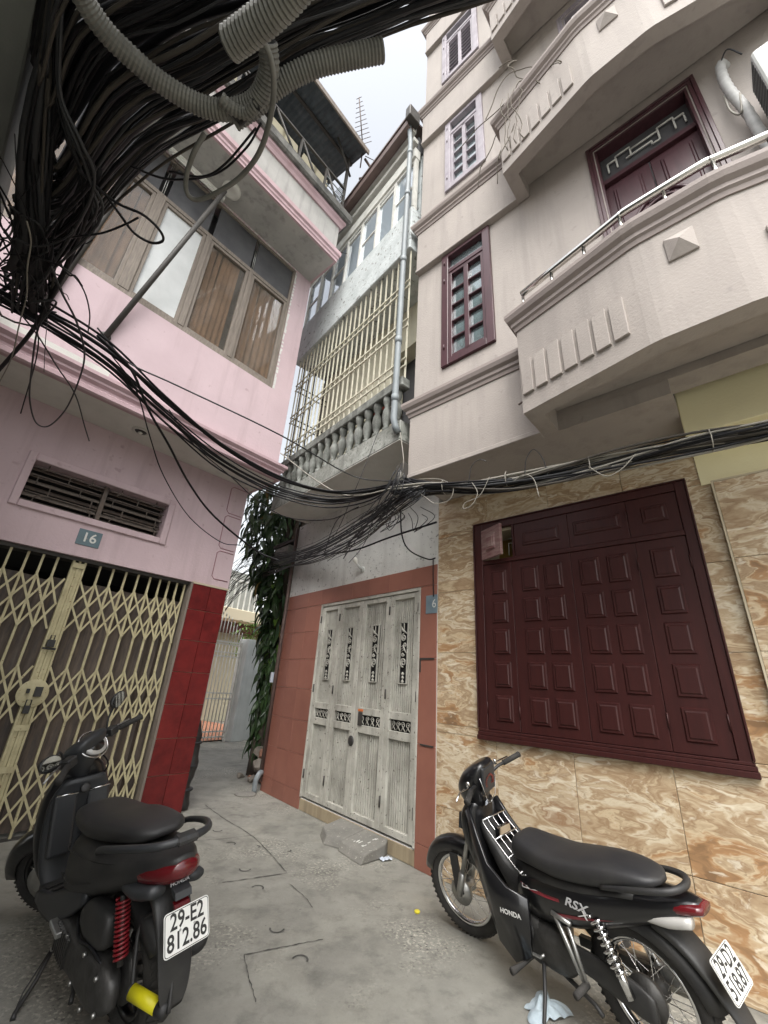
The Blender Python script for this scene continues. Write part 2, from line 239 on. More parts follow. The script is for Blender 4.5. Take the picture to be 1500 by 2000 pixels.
# ------------------------------------------------------------------ helpers
def pix(px, py, z):                                            # a pixel of the photo on the level z
    d = (px - 750) * _r - (py - 1000) * _u + FPX * _fw
    t = (z - CAM_H) / d.z
    return Vector((d.x * t, d.y * t, z))
class MB:
    def __init__(s, sy=1): s.v = []; s.f = []; s.sm = []; s.sy = sy
    def add(s, vs, fs, smooth=False):
        o = len(s.v); s.v += [tuple(p) for p in vs]; s.f += [tuple(i + o for i in f) for f in fs]; s.sm += [smooth] * len(fs); return s
    def box(s, x0, x1, y0, y1, z0, z1):
        return s.add([(x, y, z) for z in (z0, z1) for y in (y0, y1) for x in (x0, x1)], [(0, 2, 3, 1), (4, 5, 7, 6), (0, 1, 5, 4), (2, 6, 7, 3), (0, 4, 6, 2), (1, 3, 7, 5)])
    def frustum(s, x0, x1, z0, z1, y0, y1, ins):                # raised panel: base on y0, smaller face on y1
        a = [(x0, y0, z0), (x1, y0, z0), (x1, y0, z1), (x0, y0, z1)]; b = [(x0 + ins, y1, z0 + ins), (x1 - ins, y1, z0 + ins), (x1 - ins, y1, z1 - ins), (x0 + ins, y1, z1 - ins)]
        return s.add(a + b, [(0, 1, 2, 3), (4, 7, 6, 5), (0, 4, 5, 1), (1, 5, 6, 2), (2, 6, 7, 3), (3, 7, 4, 0)])
    def obox(s, c, ax, ay, az):                                # oriented box from centre and half axes
        c = Vector(c); ax = Vector(ax); ay = Vector(ay); az = Vector(az)
        return s.add([c + i * ax + j * ay + k * az for k in (-1, 1) for j in (-1, 1) for i in (-1, 1)], [(0, 2, 3, 1), (4, 5, 7, 6), (0, 1, 5, 4), (2, 6, 7, 3), (0, 4, 6, 2), (1, 3, 7, 5)])
    def tube(s, pts, r, seg=8, closed=False, cap=True, smooth=True):
        pts = [Vector(p) for p in pts]; n = len(pts); rr = r if isinstance(r, (list, tuple)) else [r] * n
        tang = []
        for i in range(n):
            if closed: t = pts[(i + 1) % n] - pts[i - 1]
            else: t = pts[min(i + 1, n - 1)] - pts[max(i - 1, 0)]
            tang.append(t.normalized() if t.length > 1e-9 else Vector((0, 0, 1)))
        t0 = tang[0]; ref = Vector((0, 0, 1)) if abs(t0.z) < .9 else Vector((1, 0, 0)); nrm = (ref - t0 * ref.dot(t0)).normalized()
        vs = []
        for i in range(n):
            nrm = nrm - tang[i] * nrm.dot(tang[i]); nrm = nrm.normalized() if nrm.length > 1e-6 else Vector((1, 0, 0)); b = tang[i].cross(nrm)
            for k in range(seg):
                a = 2 * pi * k / seg; vs.append(pts[i] + (cos(a) * nrm + sin(a) * b) * rr[i])
        fs = []
        for i in range(n if closed else n - 1):
            j = (i + 1) % n
            for k in range(seg): fs.append((i * seg + k, i * seg + (k + 1) % seg, j * seg + (k + 1) % seg, j * seg + k))
        if cap and not closed: fs += [tuple(range(seg))[::-1], tuple((n - 1) * seg + k for k in range(seg))]
        return s.add(vs, fs, smooth)
    def lathe(s, prof, c=(0, 0, 0), axis=(0, 0, 1), seg=12, cap=True, smooth=True):   # prof [(radius, height)]
        ax = Vector(axis).normalized(); ref = Vector((1, 0, 0)) if abs(ax.x) < .9 else Vector((0, 1, 0)); a1 = (ref - ax * ref.dot(ax)).normalized(); a2 = ax.cross(a1); c = Vector(c)
        vs = [c + ax * h + (cos(2 * pi * k / seg) * a1 + sin(2 * pi * k / seg) * a2) * r for r, h in prof for k in range(seg)]
        n = len(prof); fs = [(i * seg + k, i * seg + (k + 1) % seg, (i + 1) * seg + (k + 1) % seg, (i + 1) * seg + k) for i in range(n - 1) for k in range(seg)]
        if cap: fs += [tuple(range(seg))[::-1], tuple((n - 1) * seg + k for k in range(seg))]
        return s.add(vs, fs, smooth)
    def loft(s, rings, cap=True, closed=False, smooth=True):
        n = len(rings); k = len(rings[0]); vs = [p for r in rings for p in r]
        fs = [(i * k + j, i * k + (j + 1) % k, ((i + 1) % n) * k + (j + 1) % k, ((i + 1) % n) * k + j) for i in range(n if closed else n - 1) for j in range(k)]
        if cap and not closed: fs += [tuple(range(k))[::-1], tuple((n - 1) * k + j for j in range(k))]
        return s.add(vs, fs, smooth)
    def prism(s, poly, f0, f1, smooth=False):                  # poly: 2D list; f0, f1 map a 2D point to 3D front and back
        n = len(poly); vs = [f0(p) for p in poly] + [f1(p) for p in poly]
        fs = [tuple(range(n)), tuple(range(2 * n - 1, n - 1, -1))] + [(i, (i + 1) % n, n + (i + 1) % n, n + i) for i in range(n)]
        return s.add(vs, fs, smooth)
    def sweep(s, path, prof):                                  # path: open 2D polyline; prof: closed [(offset to its left, z)]
        n = len(path); P = [Vector(p) for p in path]; rings = []
        for i in range(n):
            d1 = (P[i] - P[i - 1]).normalized() if i else None; d2 = (P[i + 1] - P[i]).normalized() if i < n - 1 else None
            n1 = Vector((-d1.y, d1.x)) if d1 else None; n2 = Vector((-d2.y, d2.x)) if d2 else None
            if n1 and n2: mm = (n1 + n2); mm = mm / max(.2, (1 + n1.dot(n2)))
            else: mm = n1 or n2
            rings.append([(P[i].x + mm.x * o, P[i].y + mm.y * o, z) for o, z in prof])
        return s.loft(rings, smooth=False)
    def wall(s, u0, u1, z0, z1, n0, n1, holes):                # wall slab with rectangular openings, front on n1
        us = sorted({u0, u1, *[h[i] for h in holes for i in (0, 1)]}); zs = sorted({z0, z1, *[h[i] for h in holes for i in (2, 3)]})
        us = [x for x in us if u0 <= x <= u1]; zs = [x for x in zs if z0 <= x <= z1]
        def solid(i, j):
            if i < 0 or j < 0 or i >= len(us) - 1 or j >= len(zs) - 1: return False
            cu = (us[i] + us[i + 1]) / 2; cz = (zs[j] + zs[j + 1]) / 2
            return not any(h[0] < cu < h[1] and h[2] < cz < h[3] for h in holes)
        for i in range(len(us) - 1):
            for j in range(len(zs) - 1):
                if not solid(i, j): continue
                a, b, c, d = us[i], us[i + 1], zs[j], zs[j + 1]
                s.add([(a, n1, c), (b, n1, c), (b, n1, d), (a, n1, d)], [(0, 1, 2, 3)]); s.add([(a, n0, c), (b, n0, c), (b, n0, d), (a, n0, d)], [(3, 2, 1, 0)])
                if not solid(i - 1, j): s.add([(a, n0, c), (a, n1, c), (a, n1, d), (a, n0, d)], [(0, 1, 2, 3)])
                if not solid(i + 1, j): s.add([(b, n0, c), (b, n1, c), (b, n1, d), (b, n0, d)], [(3, 2, 1, 0)])
                if not solid(i, j - 1): s.add([(a, n0, c), (b, n0, c), (b, n1, c), (a, n1, c)], [(0, 1, 2, 3)])
                if not solid(i, j + 1): s.add([(a, n0, d), (b, n0, d), (b, n1, d), (a, n1, d)], [(3, 2, 1, 0)])
        return s
    def mesh(s, name, mt, bevel=0, weld=False, seg=1):
        me = bpy.data.meshes.new(name); me.from_pydata([(x, s.sy * y, z) for x, y, z in s.v], [], s.f); me.materials.append(mt)
        bm = bmesh.new(); bm.from_mesh(me)
        if weld: bmesh.ops.remove_doubles(bm, verts=bm.verts, dist=1e-5)
        for f, k in zip(bm.faces, s.sm if not weld else [False] * len(bm.faces)): f.smooth = k
        bmesh.ops.recalc_face_normals(bm, faces=bm.faces)
        if bevel:
            bmesh.ops.bevel(bm, geom=[e for e in bm.edges if len(e.link_faces) == 2 and e.calc_face_angle(0) > .5], offset=bevel, segments=seg, affect='EDGES', profile=.5, clamp_overlap=True)
        bm.to_mesh(me); bm.free(); return me
    def build(s, name, mt, parent=None, bevel=0, weld=False, seg=1, **kw):
        return link(name, s.mesh(name, mt, bevel, weld, seg), parent, **kw)
def link(name, me, parent=None, loc=None, rot=None, scale=None, label=None, cat=None, group=None, kind=None):
    o = bpy.data.objects.new(name, me); COL.objects.link(o)
    if parent: o.parent = parent
    if loc is not None: o.location = loc
    if rot is not None: o.rotation_euler = rot
    if scale is not None: o.scale = scale
    if label: o['label'] = label
    if cat: o['category'] = cat
    if group: o['group'] = group
    if kind: o['kind'] = kind
    return o
def thing(name, label, cat, loc=(0, 0, 0), rz=0, group=None, rot=None, scale=None):
    o = link(name, None, None, loc, rot or (0, 0, rz), scale, label, cat, group); o.empty_display_size = .1; return o
def text_mesh(txt, size, mt, ext=.002, ax='CENTER', shear=0, bold=0, sx=1.0):
    cu = bpy.data.curves.new('lettering', 'FONT'); cu.body = txt; cu.size = size; cu.extrude = ext; cu.align_x = ax; cu.align_y = 'CENTER'; cu.shear = shear; cu.offset = bold; cu.resolution_u = 3
    ob = bpy.data.objects.new('lettering', cu); COL.objects.link(ob); dg = bpy.context.evaluated_depsgraph_get(); dg.update()
    me = bpy.data.meshes.new_from_object(ob.evaluated_get(dg)); bpy.data.objects.remove(ob); bpy.data.curves.remove(cu)
    for v in me.vertices: v.co.x *= sx
    me.materials.clear(); me.materials.append(mt); return me
def catmull(pts, k=6):
    P = [Vector(p) for p in pts]; P = [2 * P[0] - P[1]] + P + [2 * P[-1] - P[-2]]; o = []
    for i in range(1, len(P) - 2):
        for j in range(k):
            t = j / k; a, b, c, d = P[i - 1:i + 3]
            o.append(.5 * ((2 * b) + (c - a) * t + (2 * a - 5 * b + 4 * c - d) * t * t + (3 * b - a - 3 * c + d) * t ** 3))
    o.append(P[-2]); return o
# house frames: u runs along the facade, n out into the alley
OR = Vector((.648, 4.51, 0)); OP = Vector((-2.1235, 5.813, 0))
A_R, A_D, A_P = radians(-43), radians(129.4), radians(228)
def fR(u, n, z): return OR + u * Vector((cos(A_R), sin(A_R), 0)) + n * Vector((sin(A_R), -cos(A_R), 0)) + Vector((0, 0, z))
def fD(u, n, z): return OR + u * Vector((cos(A_D), sin(A_D), 0)) + n * Vector((-sin(A_D), cos(A_D), 0)) + Vector((0, 0, z))
def fP(u, n, z): return OP + u * Vector((cos(A_P), sin(A_P), 0)) + n * Vector((-sin(A_P), cos(A_P), 0)) + Vector((0, 0, z))
# ================================================================== ground
g = MB(); N = 60
g.add([(-60, -40, 0), (60, -40, 0), (60, 80, 0), (-60, 80, 0)], [(0, 1, 2, 3)])
ground = g.build('ground', M['ground'], kind='structure')
def strip(pts, w_, name, mt, z=.004, jit=.003, k=9):
    P = catmull([(x, y, z) for x, y in pts], k); rr = random.Random(len(pts) * 7 + int(pts[0][0] * 100)); L_ = []; Q = []
    for i, p in enumerate(P):
        t = (P[min(i + 1, len(P) - 1)] - P[max(i - 1, 0)]).normalized(); s_ = Vector((-t.y, t.x, 0)); ww = .42 * w_ * rr.uniform(.25, 1.3); o = s_ * rr.uniform(-jit, jit)
        L_.append(p + o + s_ * ww / 2); Q.append(p + o - s_ * ww / 2)
    n = len(P); b = MB(); b.add(L_ + Q, [(i, i + 1, n + i + 1, n + i) for i in range(n - 1)]); return b.build(name, mt, ground)
for pts, ww in (([(-2.0, 6.24), (-1.6, 5.75), (-1.15, 5.26), (-.88, 4.85), (-.62, 4.42)], .022), ([(-.62, 4.41), (-.85, 4.28), (-1.08, 4.16)], .03), ([(-1.15, 5.25), (-1.4, 5.1), (-1.66, 5.0)], .018),
                ([(-.65, 3.26), (-.42, 3.37), (-.21, 3.47)], .022), ([(-.65, 3.26), (-.57, 3.07), (-.48, 2.88)], .016), ([(-2.03, 6.0), (-1.88, 6.09), (-1.55, 6.2)], .02),
                ([(-.55, 4.2), (-.4, 4.0), (-.33, 3.86)], .012), ([(-3.3, 9.6), (-2.5, 9.9), (-2.0, 10.4)], .02)):
    strip(pts, ww, 'crack', M['crack'])
for x, y, a in ((-1.53, 5.35, .2), (-1.28, 4.98, 2.8), (-.98, 4.44, .1), (-.79, 4.1, 2.9), (-.52, 3.56, 0), (-.32, 3.24, 2.9), (-1.01, 4.96, 2), (-.7, 4.91, 1)):
    b = MB(); s_ = .5 if y > 4.9 and x > -1.05 else 1
    pts = [Vector((x, y, .004)) + s_ * Vector((cos(a) * .045 * cos(t) - sin(a) * .05 * sin(t), sin(a) * .045 * cos(t) + cos(a) * .05 * sin(t), 0)) for t in [pi + pi * i / 10 for i in range(11)]]
    vs = []; n = len(pts)
    for i, p in enumerate(pts):
        d = (p - Vector((x, y, .004))).normalized() * .006; vs.append(p - d)
    for i, p in enumerate(pts):
        d = (p - Vector((x, y, .004))).normalized() * .006; vs.append(p + d)
    b.add(vs, [(i, i + 1, n + i + 1, n + i) for i in range(n - 1)]); b.build('horseshoe_imprint', M['crack'], ground)

# ================================================================== beige tower house with marble ground floor
T = thing('tower_house', 'tall beige house with bowed balconies over a marble tiled ground floor', 'house', OR, A_R)
S = -1
MB(S).wall(0, 4.6, 0, 3.56, -.3, -.012, [(.6, 2.28, 1.22, 3.05)]).build('ground_floor_wall', M['grout'], T)
MB(S).box(.5, 2.4, -.9, -.31, 1.1, 3.2).build('room_interior', M['ochre'], T)
tile_cache = {}
def tile(parent, name, mt, u0, u1, z0, z1, n0, n1, gap=.0018, bev=.0015, sy=S):
    w_, h_ = u1 - u0 - 2 * gap, z1 - z0 - 2 * gap
    if w_ < .004 or h_ < .004: return
    key = (name, mt.name, round(w_, 3), round(h_, 3), round(n1 - n0, 4), sy)
    if key not in tile_cache: tile_cache[key] = MB(sy).box(-w_ / 2, w_ / 2, 0, n1 - n0, -h_ / 2, h_ / 2).mesh(name, mt, bev)
    return link(name, tile_cache[key], parent, ((u0 + u1) / 2, sy * n0, (z0 + z1) / 2))
rows = [0.0, .53, 1.2, 1.852, 2.475, 3.098, 3.565]; cols = [0, .63, 1.28, 1.93, 2.53]
W0, W1, Z0, Z1 = .50, 2.36, 1.13, 3.145
for a, b_ in zip(rows, rows[1:]):
    for c, d in zip(cols, cols[1:]):
        if b_ <= Z0 or a >= Z1 or d <= W0 or c >= W1: tile(T, 'marble_tile', M['marble'], c, d, a, b_, -.012, 0, .0028); continue
        # cut round the shutter
        if a < Z0: tile(T, 'marble_tile', M['marble'], c, d, a, Z0, -.012, 0)
        if b_ > Z1: tile(T, 'marble_tile', M['marble'], c, d, Z1, b_, -.012, 0)
        lo, hi = max(a, Z0), min(b_, Z1)
        if c < W0: tile(T, 'marble_tile', M['marble'], c, W0, lo, hi, -.012, 0)
        if d > W1: tile(T, 'marble_tile', M['marble'], W1, d, lo, hi, -.012, 0)
# projecting pier on the right with its pale edge trim
MB(S).box(2.545, 4.6, -.01, .05, 0, 3.07).build('pier', M['grout'], T)
MB(S).box(2.532, 2.545, -.01, .064, 0, 3.083).box(2.545, 4.6, .05, .064, 3.07, 3.083).build('tile_trim', M['grout'], T)
for a, b_ in zip([0, .53, 1.2, 1.852, 2.475], [.53, 1.2, 1.852, 2.475, 3.07]):
    for c, d in ((2.545, 3.2), (3.2, 3.85), (3.85, 4.5)): tile(T, 'marble_tile', M['marble'], c, d, a, b_, .05, .062)
MB(S).box(2.47, 4.6, -.011, .012, 3.083, 3.4).build('cream_wall_strip', M['cream'], T)
MB(S).box(2.463, 4.6, -.01, .30, 3.385, 3.95).build('cream_beam', M['cream'], T, .006)

# --- maroon shutters
sh = MB(S)
for a, b_, c, d in ((.49, .575, 1.12, 3.15), (2.30, 2.37, 1.12, 3.15)): sh.box(a, b_, -.05, .035, c, d)
sh.box(.575, 2.30, -.05, .035, 3.08, 3.15).box(.575, 2.30, -.05, .035, 2.705, 2.745)
shut = sh.build('shutter_window', M['maroon'], T, .004)
sm = MB(S)
for k, (o, z0, z1) in enumerate(((.040, 1.185, 1.205), (.045, 1.155, 1.1845), (.052, 1.118, 1.1545))): sm.box(.483 - k * .006, 2.377 + k * .006, -.05, o, z0, z1)
sm.build('sill_moulding', M['maroon'], shut, .004)
om = MB(S).box(.478, .4895, -.01, .05, 1.21, 3.162).box(2.3705, 2.382, -.01, .05, 1.21, 3.162).box(.49, 2.37, -.01, .05, 3.1505, 3.162).build('architrave', M['maroon'], shut, .003)
ROWS = [(1.274, 1.495), (1.55, 1.776), (1.834, 2.063), (2.115, 2.336), (2.391, 2.63)]
def raised(mb, u0, u1, z0, z1, n):
    # groove ring then raised field
    mb.frustum(u0, u1, z0, z1, n - .004, n + .012, .012); mb.frustum(u0 + .022, u1 - .022, z0 + .022, z1 - .022, n + .010, n + .019, .012)
def shutter_leaf(u0, u1, z0, z1, cols_, rows_):
    lf = MB(S).box(u0 + .0015, u1 - .0015, -.02, .022, z0 + .0015, z1 - .0015).build('shutter_leaf', M['maroon'], shut, .003)
    for c, d in cols_:
        for a, b_ in rows_:
            key = ('sp', round(d - c, 3), round(b_ - a, 3))
            if key not in tile_cache:
                q = MB(S); raised(q, -(d - c) / 2, (d - c) / 2, -(b_ - a) / 2, (b_ - a) / 2, 0); tile_cache[key] = q.mesh('raised_panel', M['maroon'])
            link('raised_panel', tile_cache[key], lf, ((c + d) / 2, S * .022, (a + b_) / 2))
    return lf
shutter_leaf(.575, .877, 1.206, 2.704, [(.655, .825)], ROWS)
shutter_leaf(.877, 1.438, 1.206, 2.704, [(.972, 1.142), (1.187, 1.36)], ROWS)
shutter_leaf(1.438, 1.955, 1.206, 2.704, [(1.50, 1.672), (1.722, 1.892)], ROWS)
shutter_leaf(1.955, 2.299, 1.206, 2.704, [(2.04, 2.217)], ROWS)
shutter_leaf(.925, 1.448, 2.746, 3.079, [(1.008, 1.372)], [(2.835, 2.985)])
shutter_leaf(1.448, 1.935, 2.746, 3.079, [(1.49, 1.885)], [(2.845, 2.985)])
shutter_leaf(1.935, 2.299, 2.746, 3.079, [(2.034, 2.222)], [(2.845, 2.995)])
MB(S).box(.905, .925, -.05, .03, 2.746, 3.079).build('mullion', M['maroon'], shut)
# the small leaf that stands open
ol = MB(S).box(0, .30, -.015, .015, 0, .32).build('open_leaf', M['maroon_pale'], shut, .003, loc=(.578, S * .03, 2.75), rot=(0, 0, radians(-24)))
q = MB(S).frustum(.07, .23, .07, .25, .013, .028, .02); q.frustum(.1, .2, .1, .22, .027, .034, .01); q.build('raised_panel', M['maroon_pale'], ol)
lt = MB(S)
for a, b_, c, d in ((.845, .85, 2.78, 2.9), (.85, .885, 2.9, 2.906), (.885, .89, 2.84, 2.95), (.85, .885, 2.95, 2.956)): lt.box(a, b_ , -.02, -.01, c, d)
lt.build('grille_latch', M['cable_w'], shut)
hb = MB(S)
for u, z in ((.575, 2.45), (.575, 1.38), (.875, 2.52), (.88, 1.36), (1.955, 2.52), (1.96, 1.4), (2.297, 2.5), (2.297, 1.42), (.92, 2.95), (1.93, 2.95)): hb.tube([(u, .03, z - .05), (u, .03, z + .05)], .006, 6)
hb.build('hinge', M['maroon'], shut)

# --- upper storeys
FL = [3.57, 6.75, 9.82, 12.92]
wins = [(.505, 1.115, 4.92, 6.735), (.545, 1.12, 8.12, 9.80), (.47, 1.12, 11.25, 12.90)]
doors = [(2.34, 3.13, 3.95, 6.73), (2.34, 3.13, 7.1, 9.75), (2.34, 3.13, 10.2, 12.85)]
MB(S).wall(.07, 4.75, 3.7, 17.0, .42, .63, [*wins, *doors]).build('upper_wall', M['beige'], T)
MB(S).box(.07, .42, -5.5, .415, 3.7, 17).build('gable_wall', M['beige'], T)
MB(S).box(.421, 4.75, -5.5, -1.2, 3.7, 17).build('back_rooms', M['soot_and_shade'], T)
MB(S).box(.072, 2.462, -.29, .64, 3.57, 3.699).build('overhang_soffit', M['beige'], T)
MB(S).box(2.463, 4.75, -.29, .64, 3.951, 4.1).build('balcony_ceiling', M['beige'], T)
BOW = [(1.53, .64), (1.53, 1.035), (2.36, 1.215), (2.45, 1.235), (2.52, 1.243), (2.94, 1.243), (3.01, 1.235), (3.10, 1.215), (3.93, 1.035), (3.93, .64)]
def inset(path, d):
    q = MB(); q.sweep(path, [(-d, 0), (-d, 1), (-d - .001, 0)]); return [(q.v[i * 3][0], q.v[i * 3][1]) for i in range(len(path))]
def cornice(name, path, base, z, parent, mt, d=0.0):
    prof = [(-.03, z), (d + .012, z), (d + .02, z + .035), (d + .036, z + .05), (d + .036, z + .085), (d + .065, z + .11), (d + .08, z + .15), (d + .08, z + .185), (-.03, z + .185)]
    return MB(S).sweep(path, prof).build(name, mt, parent)
for k, f in enumerate(FL):
    top = f + .80
    MB(S).box(.07, 1.529, .62, .69, f, top + .02).build('belt_course', M['beige'], T, .004)
    dr = MB(S).box(.066, 1.529, .60, .706, f - .004, f + .045); dr.build('drip_moulding', M['beige'], T, .006)
    cornice('belt_cornice', [(.069, .42), (.069, .69), (1.531, .69)], .69, top - .02, T, M['beige_trim'])
    # bowed balcony
    par = MB(S).sweep(BOW, [(0, f), (0, f + .90), (-.13, f + .90), (-.13, f)]).build('balcony_parapet', M['beige'], T)
    inner = inset(BOW, .128)
    MB(S).prism(inner, lambda p: (p[0], p[1], f + .20), lambda p: (p[0], p[1], f + .36)).build('balcony_slab', M['beige'], T)
    cornice('balcony_cornice', BOW[0:1] + BOW[1:-1] + BOW[-1:], 0, f + .86, T, M['beige_trim'], .0)
    MB(S).sweep(BOW, [(.03, f + 1.046), (.03, f + 1.10), (-.15, f + 1.10), (-.15, f + 1.046)]).build('parapet_coping', M['beige'], T, .004)
    # relief panels, seven on each canted face, and the pyramid boss
    for side in (0, 1):
        A = Vector((1.53, 1.035)) if not side else Vector((3.93, 1.035)); B_ = Vector((2.36, 1.215)) if not side else Vector((3.10, 1.215)); L_ = (B_ - A).length; d = (B_ - A) / L_
        ang = atan2(d.y, d.x) if not side else atan2(-d.y, -d.x)
        for i in range(7):
            s0 = .022 + i * .1215; pm = A + d * (s0 + .05)
            key = ('relief',)
            if key not in tile_cache: tile_cache[key] = MB(S).box(-.048, .048, 0, .022, -.165, .165).mesh('relief_panel', M['beige'], .003)
            link('relief_panel', tile_cache[key], par, (pm.x, S * (pm.y - .001), f + .325), (0, 0, -ang))
    py = MB(S); py.add([(2.65, 1.242, f + .56), (2.81, 1.242, f + .56), (2.81, 1.242, f + .76), (2.65, 1.242, f + .76), (2.65, 1.256, f + .56), (2.81, 1.256, f + .56), (2.81, 1.256, f + .76), (2.65, 1.256, f + .76), (2.73, 1.31, f + .66)],
           [(0, 1, 5, 4), (1, 2, 6, 5), (2, 3, 7, 6), (3, 0, 4, 7), (4, 5, 8), (5, 6, 8), (6, 7, 8), (7, 4, 8), (3, 2, 1, 0)]); py.build('pyramid_boss', M['beige'], par)
    # steel handrail on short posts
    rp = inset(BOW, .06)[1:-1]
    rail = MB(S).tube(catmull([(u, n, f + 1.33) for u, n in rp], 3), .03, 10).build('handrail', M['steel'], T)
    MB(S).tube([(u, n, f + 1.17) for u, n in rp], .011, 6).build('lower_rail', M['steel'], rail)
    for i in range(9):
        t = i / 8 * (len(rp) - 1) if False else i
        u = 1.6 + i * .283; n = 1.035 - .06 + .18 * min(1, (u - 1.53) / .83) if u < 2.36 else (1.18 if u < 3.1 else 1.155 - .18 * (u - 3.1) / .83)
        MB(S).tube([(u, n, f + 1.095), (u, n, f + 1.31)], .014, 8).build('rail_post', M['steel'], rail)
# windows
def casement(wn, frame_m, colsN, rowsN, louvre=False, tr=.28):
    u0, u1, z0, z1 = wn; fw_ = .062
    fr = MB(S).box(u0 - .035, u0 + fw_, .5, .665, z0 - .03, z1).box(u1 - fw_, u1 + .035, .5, .665, z0 - .03, z1).box(u0 + fw_, u1 - fw_, .5, .665, z1 - fw_, z1).box(u0 + fw_, u1 - fw_, .5, .665, z0 - .03, z0 + fw_)
    fr.box(u0 + fw_, u1 - fw_, .5, .655, z1 - tr - .07, z1 - tr)
    win = fr.build('window', frame_m, T, .006)
    a, b_, c, d = u0 + fw_, u1 - fw_, z0 + fw_, z1 - tr - .07
    sash = MB(S)
    for s0, s1 in ((a, a + .04), (b_ - .04, b_), ((a + b_) / 2 - .03, (a + b_) / 2 + .03)): sash.box(s0, s1, .54, .645, c, d)
    sash.box(a + .04, b_ - .04, .54, .645, c, c + .05).box(a + .04, b_ - .04, .54, .645, d - .05, d)
    if not louvre:
        for i in range(1, rowsN): zz = c + .05 + (d - c - .1) * i / rowsN; sash.box(a + .04, (a + b_) / 2 - .03, .55, .63, zz - .012, zz + .012).box((a + b_) / 2 + .03, b_ - .04, .55, .63, zz - .012, zz + .012)
    sash.build('sash', frame_m, win, .004)
    MB(S).box(a, b_, .50, .506, c, z1 - fw_).build('curtain', M['teal_curtain'], win)
    if louvre:
        for h0, h1 in ((a + .04, (a + b_) / 2 - .03), ((a + b_) / 2 + .03, b_ - .04)):
            nl = 10
            for i in range(nl):
                zc = c + .08 + (d - c - .16) * i / (nl - 1)
                MB(S).obox(((h0 + h1) / 2, .59, zc), ((h1 - h0) / 2, 0, 0), (0, .034, -.045), (0, .005, .004)).build('louvre_slat', frame_m, win)
    else:
        for h0, h1 in ((a + .04, (a + b_) / 2 - .03), ((a + b_) / 2 + .03, b_ - .04)):
            for i in range(rowsN):
                y0 = c + .05 + (d - c - .1) * i / rowsN + .012; y1 = c + .05 + (d - c - .1) * (i + 1) / rowsN - .012
                MB(S).box(h0, h1, .588, .592, y0, y1).build('pane', M['glass_sky'], win)
                # grey fretwork seen behind the glass
                if i % 2 == 0:
                    fm = MB(S)
                    for q in (.3, .7): fm.box(h0 + (h1 - h0) * .2, h1 - (h1 - h0) * .2, .52, .526, y0 + (y1 - y0) * q - .006, y0 + (y1 - y0) * q + .006)
                    fm.box((h0 + h1) / 2 - .006, (h0 + h1) / 2 + .006, .52, .526, y0, y1); fm.build('inner_grille', M['alu_white'], win)
    MB(S).box(a, b_, .588, .592, z1 - tr, z1 - fw_).build('pane', M['glass_sky'], win)
    hm = MB(S)
    for z in (z0 + .25, z1 - tr - .2, z1 - .15): hm.tube([(u0 + .012, .672, z - .035), (u0 + .012, .672, z + .035)], .009, 6)
    hm.build('hinge', frame_m, win)
casement(wins[0], M['purple'], 2, 5); casement(wins[1], M['lavender'], 2, 5); casement(wins[2], M['lavender'], 2, 5, True)
# balcony doors
for k, (u0, u1, z0, z1) in enumerate(doors):
    fm = MB(S)
    for i, (o, nn) in enumerate(((0, .655), (.03, .645), (.06, .625))):
        fm.box(u0 - .07 + o, u0 - .04 + o, .45, nn, z0, z1 + .07 - o).box(u1 + .04 - o, u1 + .07 - o, .45, nn, z0, z1 + .07 - o).box(u0 - .04 + o, u1 + .04 - o, .45, nn, z1 + .04 - o, z1 + .07 - o)
    dm = M['purple'] if k == 0 else M['lavender']
    dr = fm.build('balcony_door', dm, T, .003)
    zt = z1 - .42
    MB(S).box(u0, u1, .50, .56, zt - .06, zt).build('transom_bar', dm, dr, .003)
    MB(S).box(u0, u1, .50, .506, zt, z1).build('transom_glass', M['soot_and_shade'], dr)
    fr = MB(S); zz = (zt + z1) / 2
    seq = [(.10, .62, .20, .62), (.10, .2, .10, .62), (.20, .2, .20, .75), (.2, .75, .36, .75), (.36, .35, .36, .75), (.30, .35, .58, .35), (.36, .62, .66, .62), (.58, .2, .58, .35), (.58, .2, .66, .2), (.66, .2, .66, .75), (.66, .75, .82, .75), (.82, .2, .82, .75), (.82, .62, .92, .62), (.92, .2, .92, .62)]
    for a, b_, c, d in seq:
        fr.tube([(u0 + (u1 - u0) * a, .53, zt + .05 + (z1 - zt - .1) * b_), (u0 + (u1 - u0) * c, .53, zt + .05 + (z1 - zt - .1) * d)], .009, 5)
    fr.build('fretwork', M['alu_white'] if k == 0 else M['lavender'], dr)
    for s0, s1 in ((u0, (u0 + u1) / 2 - .002), ((u0 + u1) / 2 + .002, u1)):
        lf = MB(S).box(s0 + .004, s1 - .004, .47, .515, z0, zt - .062).build('door_leaf', dm, dr, .004)
        raised_ = MB(S)
        for a, b_ in ((z0 + .1, z0 + .7), (z0 + .8, zt - .95), (zt - .85, zt - .15)): raised(raised_, s0 + .07, s1 - .07, a, b_, .515)
        raised_.build('raised_panel', dm, lf)
    ar = MB(S); mu = (u0 + u1) / 2
    for r_ in (.25, .20, .14): ar.tube([(mu + r_ * cos(t), .54, zt - .95 + r_ * 1.5 * sin(t)) for t in [pi * i / 14 for i in range(15)]], .017, 6)
    ar.build('carved_arch', dm, dr)
# --- drain stub by balcony 1
MB(S).tube([(1.40, .80, 3.86), (1.53, .80, 3.92)], .010, 6).build('drain_stub', M['beige_trim'], T)

